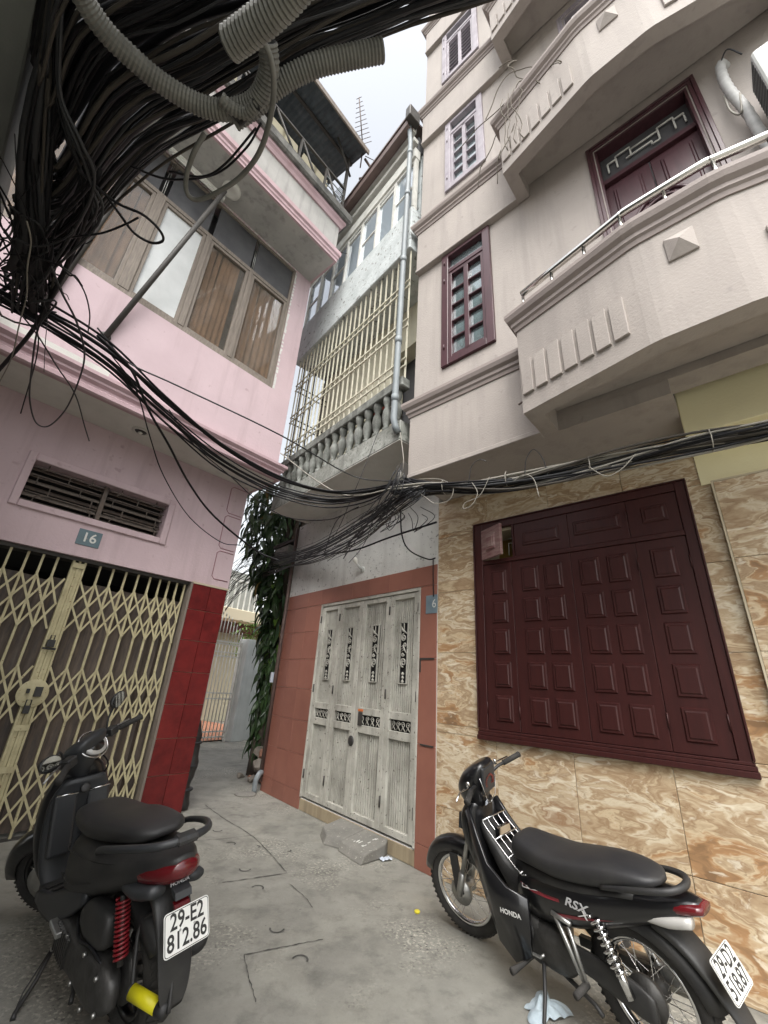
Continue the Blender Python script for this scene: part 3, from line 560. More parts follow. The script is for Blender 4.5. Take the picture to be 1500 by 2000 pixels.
# --- air conditioner on the first floor wall
ac = thing('air_conditioner', 'white outdoor air conditioner unit beside the balcony door', 'air conditioner', fR(3.43, .72, 5.40), A_R)
am = MB(S).box(0, .78, .02, .30, 0, .55).build('casing', M['white_plastic'], ac, .03, seg=3)
MB(S).lathe([(.235, .298), (.235, .304), (.21, .31)], (.30, 0, .275), (0, 1, 0), 28).build('fan_recess', M['ac_dark'], ac)
for r_ in (.22, .17, .12, .07): MB(S).tube([(.30 + r_ * cos(t), .315, .275 + r_ * sin(t)) for t in [2 * pi * i / 28 for i in range(28)]], .005, 5, True).build('fan_guard_ring', M['white_plastic'], ac)
fg = MB(S)
for i in range(28): t = 2 * pi * i / 28; fg.tube([(.30 + .03 * cos(t), .315, .275 + .03 * sin(t)), (.30 + .225 * cos(t), .315, .275 + .225 * sin(t))], .003, 4)
fg.build('fan_guard_spokes', M['white_plastic'], ac)
sg = MB(S)
for i in range(11): sg.box(-.004, .02, .05, .27, .05 + i * .042, .065 + i * .042)
sg.build('side_louvres', M['ac_dark'], ac)
MB(S).box(.06, .10, -.1, .30, -.04, -.002).box(.66, .70, -.1, .30, -.04, -.002).build('bracket', M['alu'], ac)
pp = thing('insulated_pipe', 'taped grey refrigerant pipe bent beside the air conditioner', 'pipe', fR(3.27, .63, 5.35), A_R)
MB(S).tube(catmull([(.13, -.01, 1.26), (.09, .07, 1.22), (.065, .09, 1.02), (.065, .09, .81), (.085, .09, .59), (.10, .09, .38), (.11, .09, -.2)], 6), [.034 + .004 * (i % 2) for i in range(37)], 10).build('taped_pipe', M['tape'], pp)
MB(S).tube(catmull([(.03, .08, .8), (.02, .1, .55), (.06, .12, .42), (.10, .12, .65)], 5), .008, 6).build('drain_hose', M['cable_w'], pp)
MB(S).tube(catmull([(.09, .1, 1.2), (.14, .16, 1.2), (.2, .14, 1.05)], 5), .006, 5).build('wire', M['cable2'], pp)
# dry climbers on the second balcony
for k in range(9):
    rr = random.Random(k + 40); u = 1.75 + rr.random() * .5; pts = [Vector((u, 1.12, 7.85))]
    dd = Vector((rr.uniform(-.5, .3), rr.uniform(-.1, .12), rr.uniform(.2, .8)))
    for i in range(9):
        dd += Vector((rr.uniform(-.5, .5), rr.uniform(-.25, .25), rr.uniform(-.75, .45))); pts.append(pts[-1] + dd.normalized() * .13)
    link('dry_creeper', MB(S).tube(catmull(pts, 3), .006, 4).mesh('dry_creeper', M['twig']), None, OR, (0, 0, A_R), None, 'thin dry creeper stem tangled on the second balcony rail', 'creeper', 'dry creepers on the balcony rail')
for k in range(4):
    rr = random.Random(k + 80); u = 1.66 + k * .07; pts = [Vector((u, 1.18, 7.82))]
    for i in range(9): pts.append(pts[-1] + Vector((rr.uniform(-.05, .04), .012 if i < 2 else 0, -.12)))
    pts = [Vector((p.x, max(p.y, 1.15), p.z)) for p in pts]
    link('dry_creeper', MB(S).tube(pts, .005, 4).mesh('dry_creeper', M['twig']), None, OR, (0, 0, A_R), None, 'thin dry creeper stem trailing down the second balcony parapet', 'creeper', 'dry creepers down the parapet')
# ================================================================== grey house (D)
H = thing('grey_house', 'narrow grey plastered house with barred balcony and grimy folding door', 'house', OR, A_D)
MB().wall(.0, 3.42, 0, 4.1, -.25, 0, [(.25, 2.335, .13, 2.57)]).build('front_wall', M['plaster'], H)
MB().box(3.17, 3.419, -5, -.251, 0, 7.36).build('side_wall', M['plaster'], H)
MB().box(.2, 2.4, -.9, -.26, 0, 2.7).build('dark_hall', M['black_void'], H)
rowz = [0, .19, .99, 1.405, 1.806, 2.195, 2.577]
rowz = [0, .193, .592, .992, 1.40, 1.80, 2.195, 2.575]
for a, b_ in zip(rowz, rowz[1:]):
    for c, d in ((2.337, 2.74), (2.74, 3.10), (3.10, 3.43)): tile(H, 'wall_tile', M['brick_tile'], c, d, a, b_, 0, .014, sy=1)
for a, b_ in zip([0, .193, .992, 1.80], [.193, .992, 1.80, 2.575]): tile(H, 'wall_tile', M['brick_tile'], .004, .249, a, b_, 0, .014, sy=1)
for c, d in ((.004, .4), (.4, .8), (.8, 1.2), (1.2, 1.58), (1.58, 1.96), (1.96, 2.37), (2.37, 2.74), (2.74, 3.1), (3.1, 3.43)): tile(H, 'wall_tile', M['brick_tile'], c, d, 2.577, 2.805, 0, .014, sy=1)
MB().box(.252, 2.333, -.12, .006, 0, .125).build('threshold', M['tan_stone'], H, .006)
# folding door
fd = MB().box(.25, .28, -.12, .018, .14, 2.568).box(2.305, 2.335, -.12, .018, .14, 2.568).box(.28, 2.305, -.12, .018, 2.535, 2.568).build('folding_door', M['door_white'], H, .003)
seams = [.282, .775, 1.325, 1.828, 2.303]
def scroll(mb, c, r, turns, a0, n, rr=.006, sgn=1, aspect=1.0):
    pts = []
    for i in range(int(turns * 12) + 1):
        t = i / 12 * 2 * pi; k = r * (1 - .8 * i / (turns * 12)); pts.append((c[0] + sgn * k * cos(a0 + t), n, c[1] + aspect * k * sin(a0 + t)))
    mb.tube(pts, rr, 5)
for li in range(4):
    a, b_ = seams[li] + .003, seams[li + 1] - .003; st = .075
    lf = MB().box(a, a + st, -.05, .004, .15, 2.53).box(b_ - st, b_, -.05, .004, .15, 2.53)
    for z0, z1 in ((.15, .21), (.985, 1.065), (1.175, 1.25), (2.47, 2.53)): lf.box(a + st, b_ - st, -.05, .004, z0, z1)
    leaf = lf.build('door_leaf', M['door_white'], fd, .004)
    uc = (a + b_) / 2; ow = .062
    ribs = MB(); nr = 10; wv = (b_ - a - 2 * st) / nr
    for z0, z1 in ((.21, .985), (1.25, 2.47)):
        for i in range(nr):
            x0 = a + st + i * wv; xm = x0 + wv / 2
            zs = [(z0, z1)]
            if z0 > 1 and abs(xm - uc) < ow + .012: zs = [(z0, 1.54), (2.2, z1)]
            for q0, q1 in zs:
                ribs.add([(x0 + wv * .2, -.036, q0), (x0 + wv * .23, -.022, q0), (x0 + wv * .74, -.022, q0), (x0 + wv * .77, -.036, q0), (x0 + wv * .2, -.036, q1), (x0 + wv * .23, -.022, q1), (x0 + wv * .74, -.022, q1), (x0 + wv * .77, -.036, q1)],
                         [(0, 1, 5, 4), (1, 2, 6, 5), (2, 3, 7, 6)])
    ribs.build('ribbed_sheet', M['door_white'], leaf); MB().box(a + st, b_ - st, -.046, -.0385, .2, 2.48).build('rib_shade_sheet', M['black_void'], leaf)  # black sheet paints the shade in the grooves between ribs
    of = MB().box(uc - ow - .008, uc - ow, -.03, -.004, 1.54, 2.2).box(uc + ow, uc + ow + .008, -.03, -.004, 1.54, 2.2).box(uc - ow, uc + ow, -.03, -.004, 1.535, 1.545).box(uc - ow, uc + ow, -.03, -.004, 2.195, 2.205)
    n = -.015
    scroll(of, (uc, 1.76), .05, 1.6, -pi / 2, n, .009); scroll(of, (uc + .012, 1.845), .025, 1.1, pi, n, .007); scroll(of, (uc + .005, 2.03), .043, 1.6, pi / 2, n, .008, -1); scroll(of, (uc - .02, 1.945), .026, 1.1, 0, n, .007)
    for z in (1.56, 1.60, 1.64): of.lathe([(.004, -.02), (.02, 0), (.004, .02)], (uc, n, z), (0, 0, 1), 6)
    for i in range(3): of.tube([(uc - .045 + i * .012, n, 1.86 + i * .02), (uc - .01 + i * .01, n, 1.90 + i * .02), (uc + .05, n, 1.87 + i * .028)], [.004, .010, .003], 5)
    of.tube([(uc - .05, n, 2.07), (uc + .02, n, 2.11), (uc + .055, n, 2.16)], [.005, .016, .004], 5); of.tube([(uc, n, 2.1), (uc + .005, n, 2.19)], .007, 5)
    of.build('ornament_insert', M['door_white'], leaf)
    MB().box(uc - ow, uc + ow, -.0375, -.035, 1.545, 2.195).build('ornament_opening', M['black_void'], leaf)
    ol_ = MB(); zc = 1.12
    for i in range(4):
        cx = a + st + .055 + i * (b_ - a - 2 * st - .11) / 3
        scroll(ol_, (cx, zc + .012), .032, 1.4, 0, n, .005, 1 if i % 2 else -1); ol_.tube([(cx - .03, n, zc - .045), (cx, n, zc - .01), (cx + .03, n, zc - .045)], .006, 5)
    ol_.build('scroll_insert', M['door_white'], leaf)
    MB().box(a + st, b_ - st, -.0375, -.035, 1.066, 1.174).build('scroll_opening', M['black_void'], leaf)
for u in (.282, .775, 1.828, 2.303):
    for z in (.4, 1.42, 2.35): MB().tube([(u, .01, z - .05), (u, .01, z + .05)], .010, 6).build('hinge', M['dark_steel'], fd)
MB().lathe([(.055, 0), (.055, .006), (.03, .012), (.004, .014)], (1.352, .004, .885), (0, 1, 0), 14).build('lock_cover', M['engine'], fd)
MB().box(1.17, 1.24, .004, .016, 1.06, 1.2).build('latch_plate', M['dark_steel'], fd)
MB().box(1.16, 1.25, .006, .012, 1.21, 1.235).build('sticker', M['orange'], fd)
MB().box(.03, .22, .014, .022, 1.785, 1.80).box(.22, .235, .014, .022, 1.66, 1.80).box(.03, .2, .014, .022, .985, .998).build('slot', M['dark_steel'], H)
# balcony
MB().box(-.06, 3.15, -.25, .73, 4.1, 4.37).build('balcony_slab', M['old_concrete'], H, .01)
MB().box(-.05, 3.14, .005, .725, 4.092, 4.0995).build('balcony_soffit', M['white_soffit'], H)
MB().box(-.06, 3.15, .60, .74, 4.87, 5.01).box(3.01, 3.15, -.2, .60, 4.87, 5.01).build('balustrade_coping', M['mossy'], H, .012)
bal = MB().lathe([(.05, 0), (.05, .05), (.028, .07), (.05, .14), (.062, .22), (.055, .29), (.03, .37), (.045, .40), (.045, .41), (.055, .43), (.06, .5)], (0, 0, 0), (0, 0, 1), 10)
bme = bal.mesh('baluster', M['mossy'])
for i in range(16): link('baluster', bme, H, (.08 + i * .193, .67, 4.369))
for i in range(4): link('baluster', bme, H, (3.08, .52 - i * .19, 4.369))
# cream wall behind the bars
MB().wall(0, 3.37, 4.371, 7.36, -.26, -.01, [(.35, 1.05, 4.371, 6.5), (1.5, 2.3, 4.9, 5.6)]).build('balcony_wall', M['pale_cream'], H)
MB().box(.3, 2.4, -.9, -.3, 4.371, 6.6).build('room_interior', M['soot_and_shade'], H)  # dark colour stands in for the shade of the unlit room
for i in range(25): MB().box(-.03 + i * .131, -.012 + i * .131, .655, .673, 5.01, 7.36).build('window_bar', M['bar_cream'], H)
for i in range(6): MB().box(3.112, 3.13, .56 - i * .125, .578 - i * .125, 5.01, 7.36).build('window_bar', M['dark_steel'], H)
for z in (6.74, 6.62, 6.0, 5.88, 5.33, 5.21):
    MB().box(-.05, 3.13, .674, .69, z, z + .022).build('bar_rail', M['bar_cream'], H); MB().box(3.095, 3.111, -.1, .654, z, z + .02).build('bar_rail', M['dark_steel'], H)
# rendered band and glazed top floor
MB().box(-.06, 3.27, -.25, .73, 7.361, 8.30).build('rendered_band', M['flaking'], H, .012)
gl = MB().box(-.05, 3.25, .62, .69, 8.301, 8.36).box(-.05, 3.25, .62, .69, 9.55, 9.62).build('glazed_storey', M['alu_white'], H)
for i in range(8):
    u = -.03 + i * .465
    MB().box(u - .022, u + .022, .62, .70, 8.361, 9.549).build('mullion', M['alu_white'], gl)
    if i < 7:
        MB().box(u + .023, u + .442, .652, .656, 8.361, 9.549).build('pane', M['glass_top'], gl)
        if i % 2 == 0: MB().box(u + .023, u + .442, .64, .675, 8.93, 8.96).build('glazing_bar', M['alu_white'], gl)
        elif i: MB().box(u + .023, u + .06, .645, .68, 8.361, 9.549).box(u + .06, u + .442, .645, .68, 9.45, 9.49).build('sash', M['alu_white'], gl)
MB().box(3.2, 3.26, -1.2, .62, 8.301, 9.62).build('glazed_end_wall', M['alu_white'], gl)
MB().box(0, 3.2, -.3, -.2, 8.31, 9.62).build('inner_wall', M['white_panel'], gl)
MB().box(-.06, 3.3, .60, .72, 9.621, 9.86).build('top_fascia', M['alu_white'], H)
MB().box(-.06, 3.4, .50, .66, 9.861, 10.25).build('eave_shade', M['soot_and_shade'], H)  # dark block paints the shade under the eave
MB().box(-.06, 3.4, .60, .76, 10.02, 10.12).build('white_batten', M['alu_white'], H)
# pitched metal roof with gutter
rf = MB().add([(-.1, .95, 10.42), (3.6, .95, 10.42), (3.6, -3, 11.4), (-.1, -3, 11.4), (-.1, .95, 10.47), (3.6, .95, 10.47), (3.6, -3, 11.46), (-.1, -3, 11.46)], [(0, 1, 2, 3), (7, 6, 5, 4), (0, 4, 5, 1), (1, 5, 6, 2), (2, 6, 7, 3), (3, 7, 4, 0)]).build('roof', M['roof_brown'], H)
MB().box(-.06, 3.5, .80, .815, 10.25, 10.41).box(-.06, 3.5, .80, .93, 10.235, 10.25).box(-.06, 3.5, .915, .93, 10.25, 10.40).build('gutter', M['roof_brown'], H)
MB().box(-.06, 3.5, .72, .79, 10.25, 10.40).build('eave_board', M['alu_white'], H)
MB().box(-.17, -.05, .74, .98, 10.32, 10.62).build('rainwater_hopper', M['dark_steel'], H, .01)
MB().box(-.055, .2, -.2, .55, 8.31, 10.3).build('end_pier', M['flaking'], H)
dp = MB().tube([(-.02, .85, 10.36), (-.02, .82, 10.1), (-.02, .80, 9.9), (-.02, .80, 4.35), (-.03, .78, 4.25), (-.04, .74, 4.18)], .040, 12).build('downpipe', M['pvc'], H)
for z in (9.6, 8.5, 7.0, 5.5, 4.6): MB().lathe([(.046, 0), (.046, .09)], (-.02, .80, z), (0, 0, 1), 12).build('pipe_collar', M['pvc'], dp)
# pipe at the left corner
cp = thing('corner_pipe', 'thin brown downpipe running down the corner of the grey house', 'pipe', fD(3.40, .05, 0), A_D)
MB().tube([(0, 0, 4.05), (0, 0, .12)], .03, 8).build('pipe', M['brown_pipe'], cp)
MB().tube(catmull([(-.07, .10, .0), (-.07, .10, .14), (-.07, .08, .2), (-.04, .04, .23), (-.01, .0, .23)], 4), .038, 10).build('elbow', M['pvc'], cp)
MB().lathe([(.15, 0), (.15, .012), (.12, .02)], (-.12, .25, .002), (0, 0, 1), 10).build('drain_plate', M['ramp'], cp)
MB().box(.035, .06, -.02, .06, 1.45, 1.6).build('paper_label', M['wrapper'], cp)
# weathered box under the balcony corner
bx = thing('meter_box', 'dusty grey box on brackets under the balcony beside the climbing plant', 'box', fD(3.62, -.05, 3.52), A_D)
MB().box(0, .55, -.12, .12, 0, .28).build('case', M['old_concrete'], bx, .02); MB().box(-.2, .6, -.14, -.10, .29, .33).box(-.2, .6, .10, .14, .29, .33).box(-.02, .57, -.14, .15, .33, .345).build('bracket', M['dark_steel'], bx)
# bare bulb
bl = thing('wall_bulb', 'bare glass bulb in a tilted holder above the folding door', 'lamp', fD(1.40, 0, 2.97), A_D)
MB().lathe([(.045, 0), (.045, .012), (.02, .016)], (0, 0, 0), (0, 1, 0), 12).build('base', M['white_plastic'], bl)
MB().tube([(0, .01, 0), (.01, .05, .02), (.03, .08, .06)], .017, 8).build('holder', M['white_plastic'], bl)
MB().lathe([(.013, 0), (.015, .02), (.033, .05), (.036, .075), (.025, .1), (.002, .108)], (.032, .085, .065), (.3, .35, .9), 12).build('bulb', M['bulb'], bl)
# number plates
sg = thing('house_number_sign', 'small blue number plate at the marble wall edge, half covered', 'sign', fD(.075, .014, 2.36), A_D)
MB().box(-.085, .085, 0, .006, -.10, .10).build('plate', M['blue_plate'], sg, .002)
link('digit', text_mesh('6', .13, M['sign_text'], .001), sg, (-.04, .0075, 0), (pi / 2, 0, pi))
# ramp slabs at the door
for label, poly, h0, mt in (('rough grey concrete ramp slab against the door threshold', [(1.40, .0), (.98, .0), (.95, .30), (1.15, .36), (1.38, .26)], .125, 'ramp'), ('smoother concrete ramp wedge with white paint drips at the threshold', [(.975, .0), (.62, .0), (.56, .08), (.53, .36), (.93, .335)], .125, 'ramp')):
    rp = thing('concrete_ramp', label, 'ramp', fD(0, .008, 0), A_D); n = len(poly)
    top = [(u, v, h0 * (1 - .45 * min(1, v / .4))) for u, v in poly]; bot = [(u * 1.0, v * 1.12, 0) for u, v in poly]
    b = MB().add(top + bot, [tuple(range(n)), tuple(range(2 * n - 1, n - 1, -1))] + [(i, (i + 1) % n, n + (i + 1) % n, n + i) for i in range(n)]); b.build('slab', M[mt], rp, .012, seg=2)
    if 'drips' in label:
        for i in range(9):
            rr = random.Random(i); u, v = rr.uniform(.64, .82), rr.uniform(.05, .26); l_ = rr.uniform(.02, .06); z = lambda v_: h0 * (1 - .45 * v_ / .4) + .003
            MB().add([(u, v, z(v)), (u + .012, v, z(v)), (u + .012, v + l_, z(v + l_)), (u, v + l_, z(v + l_))], [(0, 1, 2, 3)]).build('paint_drip', M['paint_drip'], rp)
# on the balcony
bk = thing('bucket', 'red plastic bucket behind the balcony bars', 'bucket', fD(.75, .42, 4.9), A_D)
MB().lathe([(.10, 0), (.14, .28), (.15, .28), (.15, .30), (.13, .30), (.095, .02)], seg=16).build('pail', M['red_bucket'], bk); MB().tube([(.14 * cos(t), 0, .29 + .12 * sin(t)) for t in [pi * i / 10 for i in range(11)]], .004, 5).build('handle', M['dark_steel'], bk)
sb = thing('plant_stand', 'dark low stand carrying the bucket on the balcony', 'stand', fD(.75, .42, 4.37), A_D)
MB().box(-.35, .35, -.13, .13, .50, .529).build('top', M['dark_steel'], sb)
for x in (-.32, .32):
    for y in (-.11, .11): MB().box(x - .015, x + .015, y - .015, y + .015, 0, .499).build('leg', M['dark_steel'], sb)
# ================================================================== pink house (P)
K = thing('pink_house', 'pink house with overhanging upper floor and folding lattice gate', 'house', OP, A_P)
MB().wall(-.01, 5.0, 2.615, 4.18, -.25, 0, [(1.045, 2.47, 3.06, 3.515)]).build('lower_wall', M['pink'], K, .006)
MB().box(-.005, .488, -.25, -.012, 0, 2.614).build('pier', M['grout'], K)
MB().box(-.005, .235, -6, -.251, 0, 4.18).build('side_wall', M['pink'], K)
for a, b_ in zip([0, .41, .785, 1.15, 1.513, 1.89, 2.27], [.41, .785, 1.15, 1.513, 1.89, 2.27, 2.6]):
    for c, d in ((-.005, .24), (.24, .488)): tile(K, 'pier_tile', M['red_tile'], c, d, a, b_, -.012, .004, .003, sy=1)
MB().box(-.015, .50, -.03, .01, 2.6, 2.625).build('pier_cap', M['grout'], K)
MB().box(.49, .515, -.22, .012, 0, 2.612).build('gate_jamb', M['wood_old'], K)
MB().box(.515, 5, -.22, -.05, 2.575, 2.6145).build('gate_lintel', M['dark_steel'], K)
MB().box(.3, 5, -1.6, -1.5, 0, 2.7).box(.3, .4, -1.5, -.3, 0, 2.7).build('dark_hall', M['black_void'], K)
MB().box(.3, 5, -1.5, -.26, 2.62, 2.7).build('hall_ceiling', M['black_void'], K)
# lattice gate
posts = [.555, .655, .76, .87, .991, 1.13, 1.268, 1.408, 1.547, 1.957, 2.085, 2.213, 2.358, 2.495, 2.63, 2.77, 2.905, 3.04, 3.18]
gate = MB().box(.52, 3.4, -.10, -.07, 2.60, 2.6145).box(.52, 3.4, -.12, -.06, 0, .012).build('lattice_gate', M['dark_steel'], K)
pm = MB().box(-.011, .011, -.012, .012, 0, 2.59).mesh('gate_post', M['steel_cream'], .002)
for u in posts: link('gate_post', pm, gate, (u, -.085, .012))
LEV = [(2.36, 2.095, 1.845), (1.47, 1.22, .975), (.60, .35, .10)]
arm_cache = {}
def lattice(ps):
    n = len(ps)
    for zt, zm, zb in LEV:
        arms = [(ps[i], zt, ps[i + 2], zb, 0) for i in range(n - 2)] + [(ps[i], zb, ps[i + 2], zt, 1) for i in range(n - 2)]
        arms += [(ps[0], zm, ps[1], zt, 1), (ps[0], zm, ps[1], zb, 0), (ps[-2], zt, ps[-1], zm, 0), (ps[-2], zb, ps[-1], zm, 1)]
        for a, za, b_, zb_, up in arms:
            du, dz = b_ - a, zb_ - za; L_ = sqrt(du * du + dz * dz); key = round(L_, 2)
            if key not in arm_cache: arm_cache[key] = MB().box(-L_ / 2 - .008, L_ / 2 + .008, -.0025, .0025, -.0095, .0095).mesh('lattice_arm', M['steel_cream'])
            link('lattice_arm', arm_cache[key], gate, ((a + b_) / 2, -.070 + .006 * up, (za + zb_) / 2), (0, -atan2(dz, du), 0))
lattice(posts[:9] + [1.69]); lattice([1.84] + posts[9:])
ms = MB()
for a in (1.69, 1.745, 1.80): ms.box(a, a + .022, -.105, -.055, .012, 2.6)
ms.box(1.712, 1.745, -.10, -.068, .012, 2.56).box(1.767, 1.80, -.10, -.068, .012, 2.56).build('meeting_stile', M['steel_cream'], gate, .004)
for z in (2.50, .9, .55): MB().box(1.70, 1.812, -.052, -.048, z, z + .05).build('stile_plate', M['steel_cream'], gate)
MB().lathe([(.13, 0), (.13, .005), (.125, .008)], (1.765, -.05, 1.227), (0, 1, 0), 28).build('lock_plate', M['steel_cream'], gate)
lk = MB().box(1.70, 1.76, -.04, -.005, 1.20, 1.29).box(1.80, 1.825, -.04, -.01, 1.23, 1.27).box(1.75, 1.80, -.045, -.01, 1.05, 1.12); lk.tube([(1.755, -.03, 1.12), (1.755, -.03, 1.17), (1.795, -.03, 1.17), (1.795, -.03, 1.12)], .006, 6); lk.build('padlock', M['black_plastic'], gate, .004)
lk = MB().box(1.735, 1.80, -.05, -.012, 1.665, 1.735); lk.tube([(1.75, -.03, 1.73), (1.75, -.03, 1.78), (1.785, -.03, 1.78), (1.785, -.03, 1.73)], .006, 6).box(1.705, 1.82, -.055, -.045, 1.64, 1.66); lk.build('padlock', M['black_plastic'], gate, .004)
# curved sheet-metal leaves behind the lattice
sw = .139
for i in range(21):
    u = .53 + i * sw; prof = [(u + sw * t, -.17 - .032 * sin(pi * t)) for t in [j / 6 for j in range(7)]]; b = MB()
    vs = [(x, y, .03) for x, y in prof] + [(x, y, 2.36 + .02 * sin(i * 2.3)) for x, y in prof]
    b.add(vs, [(j, j + 1, 8 + j, 7 + j) for j in range(6)], True); b.build('gate_sheet', M['rust_plate'], gate)
# vent window above the gate
vent = MB()
fo, fi = (.965, 2.545, 2.985, 3.60), (1.045, 2.47, 3.06, 3.515)
vent.box(fo[0], fi[0], -.02, .022, fo[2], fo[3]).box(fi[1], fo[1], -.02, .022, fo[2], fo[3]).box(fi[0], fi[1], -.02, .022, fo[2], fi[2]).box(fi[0], fi[1], -.02, .022, fi[3], fo[3])
vw = vent.build('vent_window', M['pink'], K, .008)
MB().box(1.0, 2.52, -.30, -.255, 3.0, 3.6).build('vent_shade', M['black_void'], vw)  # black block paints the darkness behind the louvres
for i in range(6):
    z = 3.10 + i * .075
    for a, b_ in ((1.05, 1.72), (1.765, 2.465)): MB().obox(((a + b_) / 2, -.15, z), ((b_ - a) / 2, 0, 0), (0, .035, -.026), (0, .003, .004)).build('louvre_slat', M['wood_old'] if i in (0, 1, 3) else M['rust_plate'], vw)
MB().box(1.72, 1.765, -.20, -.08, 3.06, 3.515).build('vent_mullion', M['rust_plate'], vw)
gr = MB()
for a, b_ in ((1.06, 1.71), (1.78, 2.45)):
    for z in (3.17, 3.27, 3.37, 3.46): gr.box(a, b_, -.045, -.035, z, z + .010)
    for k in range(5): u = a + (b_ - a) * (k + .5) / 5; z = (3.17, 3.27, 3.37)[k % 3]; gr.box(u, u + .010, -.045, -.035, z, z + .1)
    gr.tube(catmull([(a + .05, -.04, 3.06), (a + .06, -.04, 3.13), (a + .15, -.04, 3.17), (b_ - .2, -.04, 3.17), (b_ - .1, -.04, 3.14), (b_ - .08, -.04, 3.06)], 4), .006, 5)
    for u in (a + .12, b_ - .12): gr.tube(catmull([(u, -.04, 3.515), (u + .01, -.03, 3.46), (u + .05, -.04, 3.43)], 4), .007, 5)
gr.build('vent_grille', M['rust_plate'], vw)
# quoin outlines
for z0, z1 in ((2.72, 3.12), (3.16, 3.66), (3.70, 4.12)):
    c = .035; pts = [(.02, z0), (.225, z0), (.26, z0 + c), (.26, z1 - c), (.225, z1), (.02, z1)]
    MB().tube([(u, .0, z) for u, z in pts], .007, 6).build('quoin_groove', M['pink_dark'], K)
# number plate 16
sg = thing('house_number_sign', 'worn blue-grey plate with the number 16 above the lattice gate', 'sign', fP(1.765, 0, 2.835), A_P)
MB().box(-.115, .115, 0, .006, -.09, .09).build('plate', M['blue_sign'], sg, .002)
link('digits', text_mesh('16', .15, M['sign_text'], .001, bold=.002), sg, (0, .0075, 0), (pi / 2, 0, pi))
# overhanging upper floor
UW = .60
upw = (.265, 3.9, 5.65, 8.28)
MB().wall(-.07, 5.0, 4.20, 8.309, .35, UW, [upw]).build('upper_wall', M['pink'], K, .006)
MB().box(-.07, .18, -6, .349, 4.20, 8.309).build('upper_side_wall', M['pink'], K)
MB().box(.181, 5, -3, .3, 4.2, 8.3).build('back_room', M['soot_and_shade'], K)
MB().box(-.068, 5.0, -.24, .598, 4.181, 4.199).build('overhang_soffit', M['white_soffit'], K)
MB().sweep([(-.07, -5), (-.07, UW), (5, UW)], [(-.02, 4.182), (.05, 4.182), (.07, 4.20), (.07, 4.25), (.045, 4.27), (.045, 4.30), (.075, 4.33), (.075, 4.355), (.11, 4.39), (.11, 4.43), (-.02, 4.43)]).build('cornice', M['pink_trim'], K)
MB().box(2.25, 5, .62, .70, 4.431, 4.50).build('pale_ledge', M['white_soffit'], K)
MB().lathe([(.10, 0), (.10, -.012), (.075, -.02), (.07, -.004)], (1.70, .327, 4.181), (0, 0, 1), 20).build('downlight_rim', M['white_soffit'], K)
MB().lathe([(.068, 0), (.06, -.012), (.03, -.016)], (1.70, .327, 4.179), (0, 0, 1), 16).build('downlight_well', M['black_plastic'], K)
MB().lathe([(.02, 0), (.03, -.02), (.006, -.035)], (1.705, .325, 4.168), (.2, .1, 1), 10).build('broken_bulb', M['bulb'], K)
# wide window of the upper floor
wf = MB().box(.265, .31, .5, .592, 5.65, 8.28).box(3.85, 3.9, .5, .592, 5.65, 8.28).box(.31, 3.85, .5, .592, 5.65, 5.72).box(.31, 3.85, .5, .592, 7.47, 7.54).box(.31, 3.85, .5, .592, 8.23, 8.28)
win = wf.build('wide_window', M['wood_old'], K, .005)
divs = [.31, .985, 1.05, 1.69, 1.77, 2.37, 2.49, 3.10, 3.18, 3.85]
for a, b_ in zip(divs[1::2], divs[2::2]): MB().box(a, b_, .495, .597, 5.72, 7.47).build('window_post', M['wood_old'], win, .005)
for i, (a, b_) in enumerate(zip(divs[0::2], divs[1::2])):
    sf = MB().box(a, a + .045, .52, .58, 5.72, 7.47).box(b_ - .045, b_, .52, .58, 5.72, 7.47).box(a + .045, b_ - .045, .52, .58, 5.72, 5.77).box(a + .045, b_ - .045, .52, .58, 7.42, 7.47)
    sf.build('sash', M['wood_old'], win, .004)
    if i == 2: MB().box(a + .045, b_ - .045, .545, .55, 5.77, 7.42).build('white_pane', M['white_panel'], win)
    else: MB().box(a + .045, b_ - .045, .545, .548, 5.77, 7.42).build('pane', M['glass_grimy'], win)
    MB().box(a, b_, .53, .56, 7.54, 8.23).build('transom_panel', M['soot_and_shade'], win)
    if i != 2:
        n = 40; cb = MB(); off = .12 if i == 1 else 0
        vs = [(a + off + (b_ - a - off) * t / n, .505 + .014 * sin(t * 1.15 + i) + .008 * sin(t * 2.7), 5.7) for t in range(n + 1)] + [(a + off + (b_ - a - off) * t / n + .03 * sin(t), .51 + .010 * sin(t * 1.15 + i), 7.44) for t in range(n + 1)]
        cb.add(vs, [(t, t + 1, n + 2 + t, n + 1 + t) for t in range(n)], True); cb.build('curtain', M['curtain'], win)
for u in (1.0, 1.025, 2.42, 2.445): MB().tube([(u, .575, 7.54), (u + .01, .575, 8.23)], .005, 5).build('transom_rod', M['alu'], win)
wm = MB()
rr = random.Random(5)
for i in range(34):
    z = 5.66 + i * .077; wm.box(.245 - rr.uniform(0, .02), .266, .598, .603, z, z + rr.uniform(.03, .085))
for i in range(40):
    u = .27 + i * .09; wm.box(u, u + rr.uniform(.02, .09), .598, .603, 8.278, 8.288 + rr.uniform(0, .012)); 
wm.build('chipped_mortar', M['plaster'], win, kind='stuff')
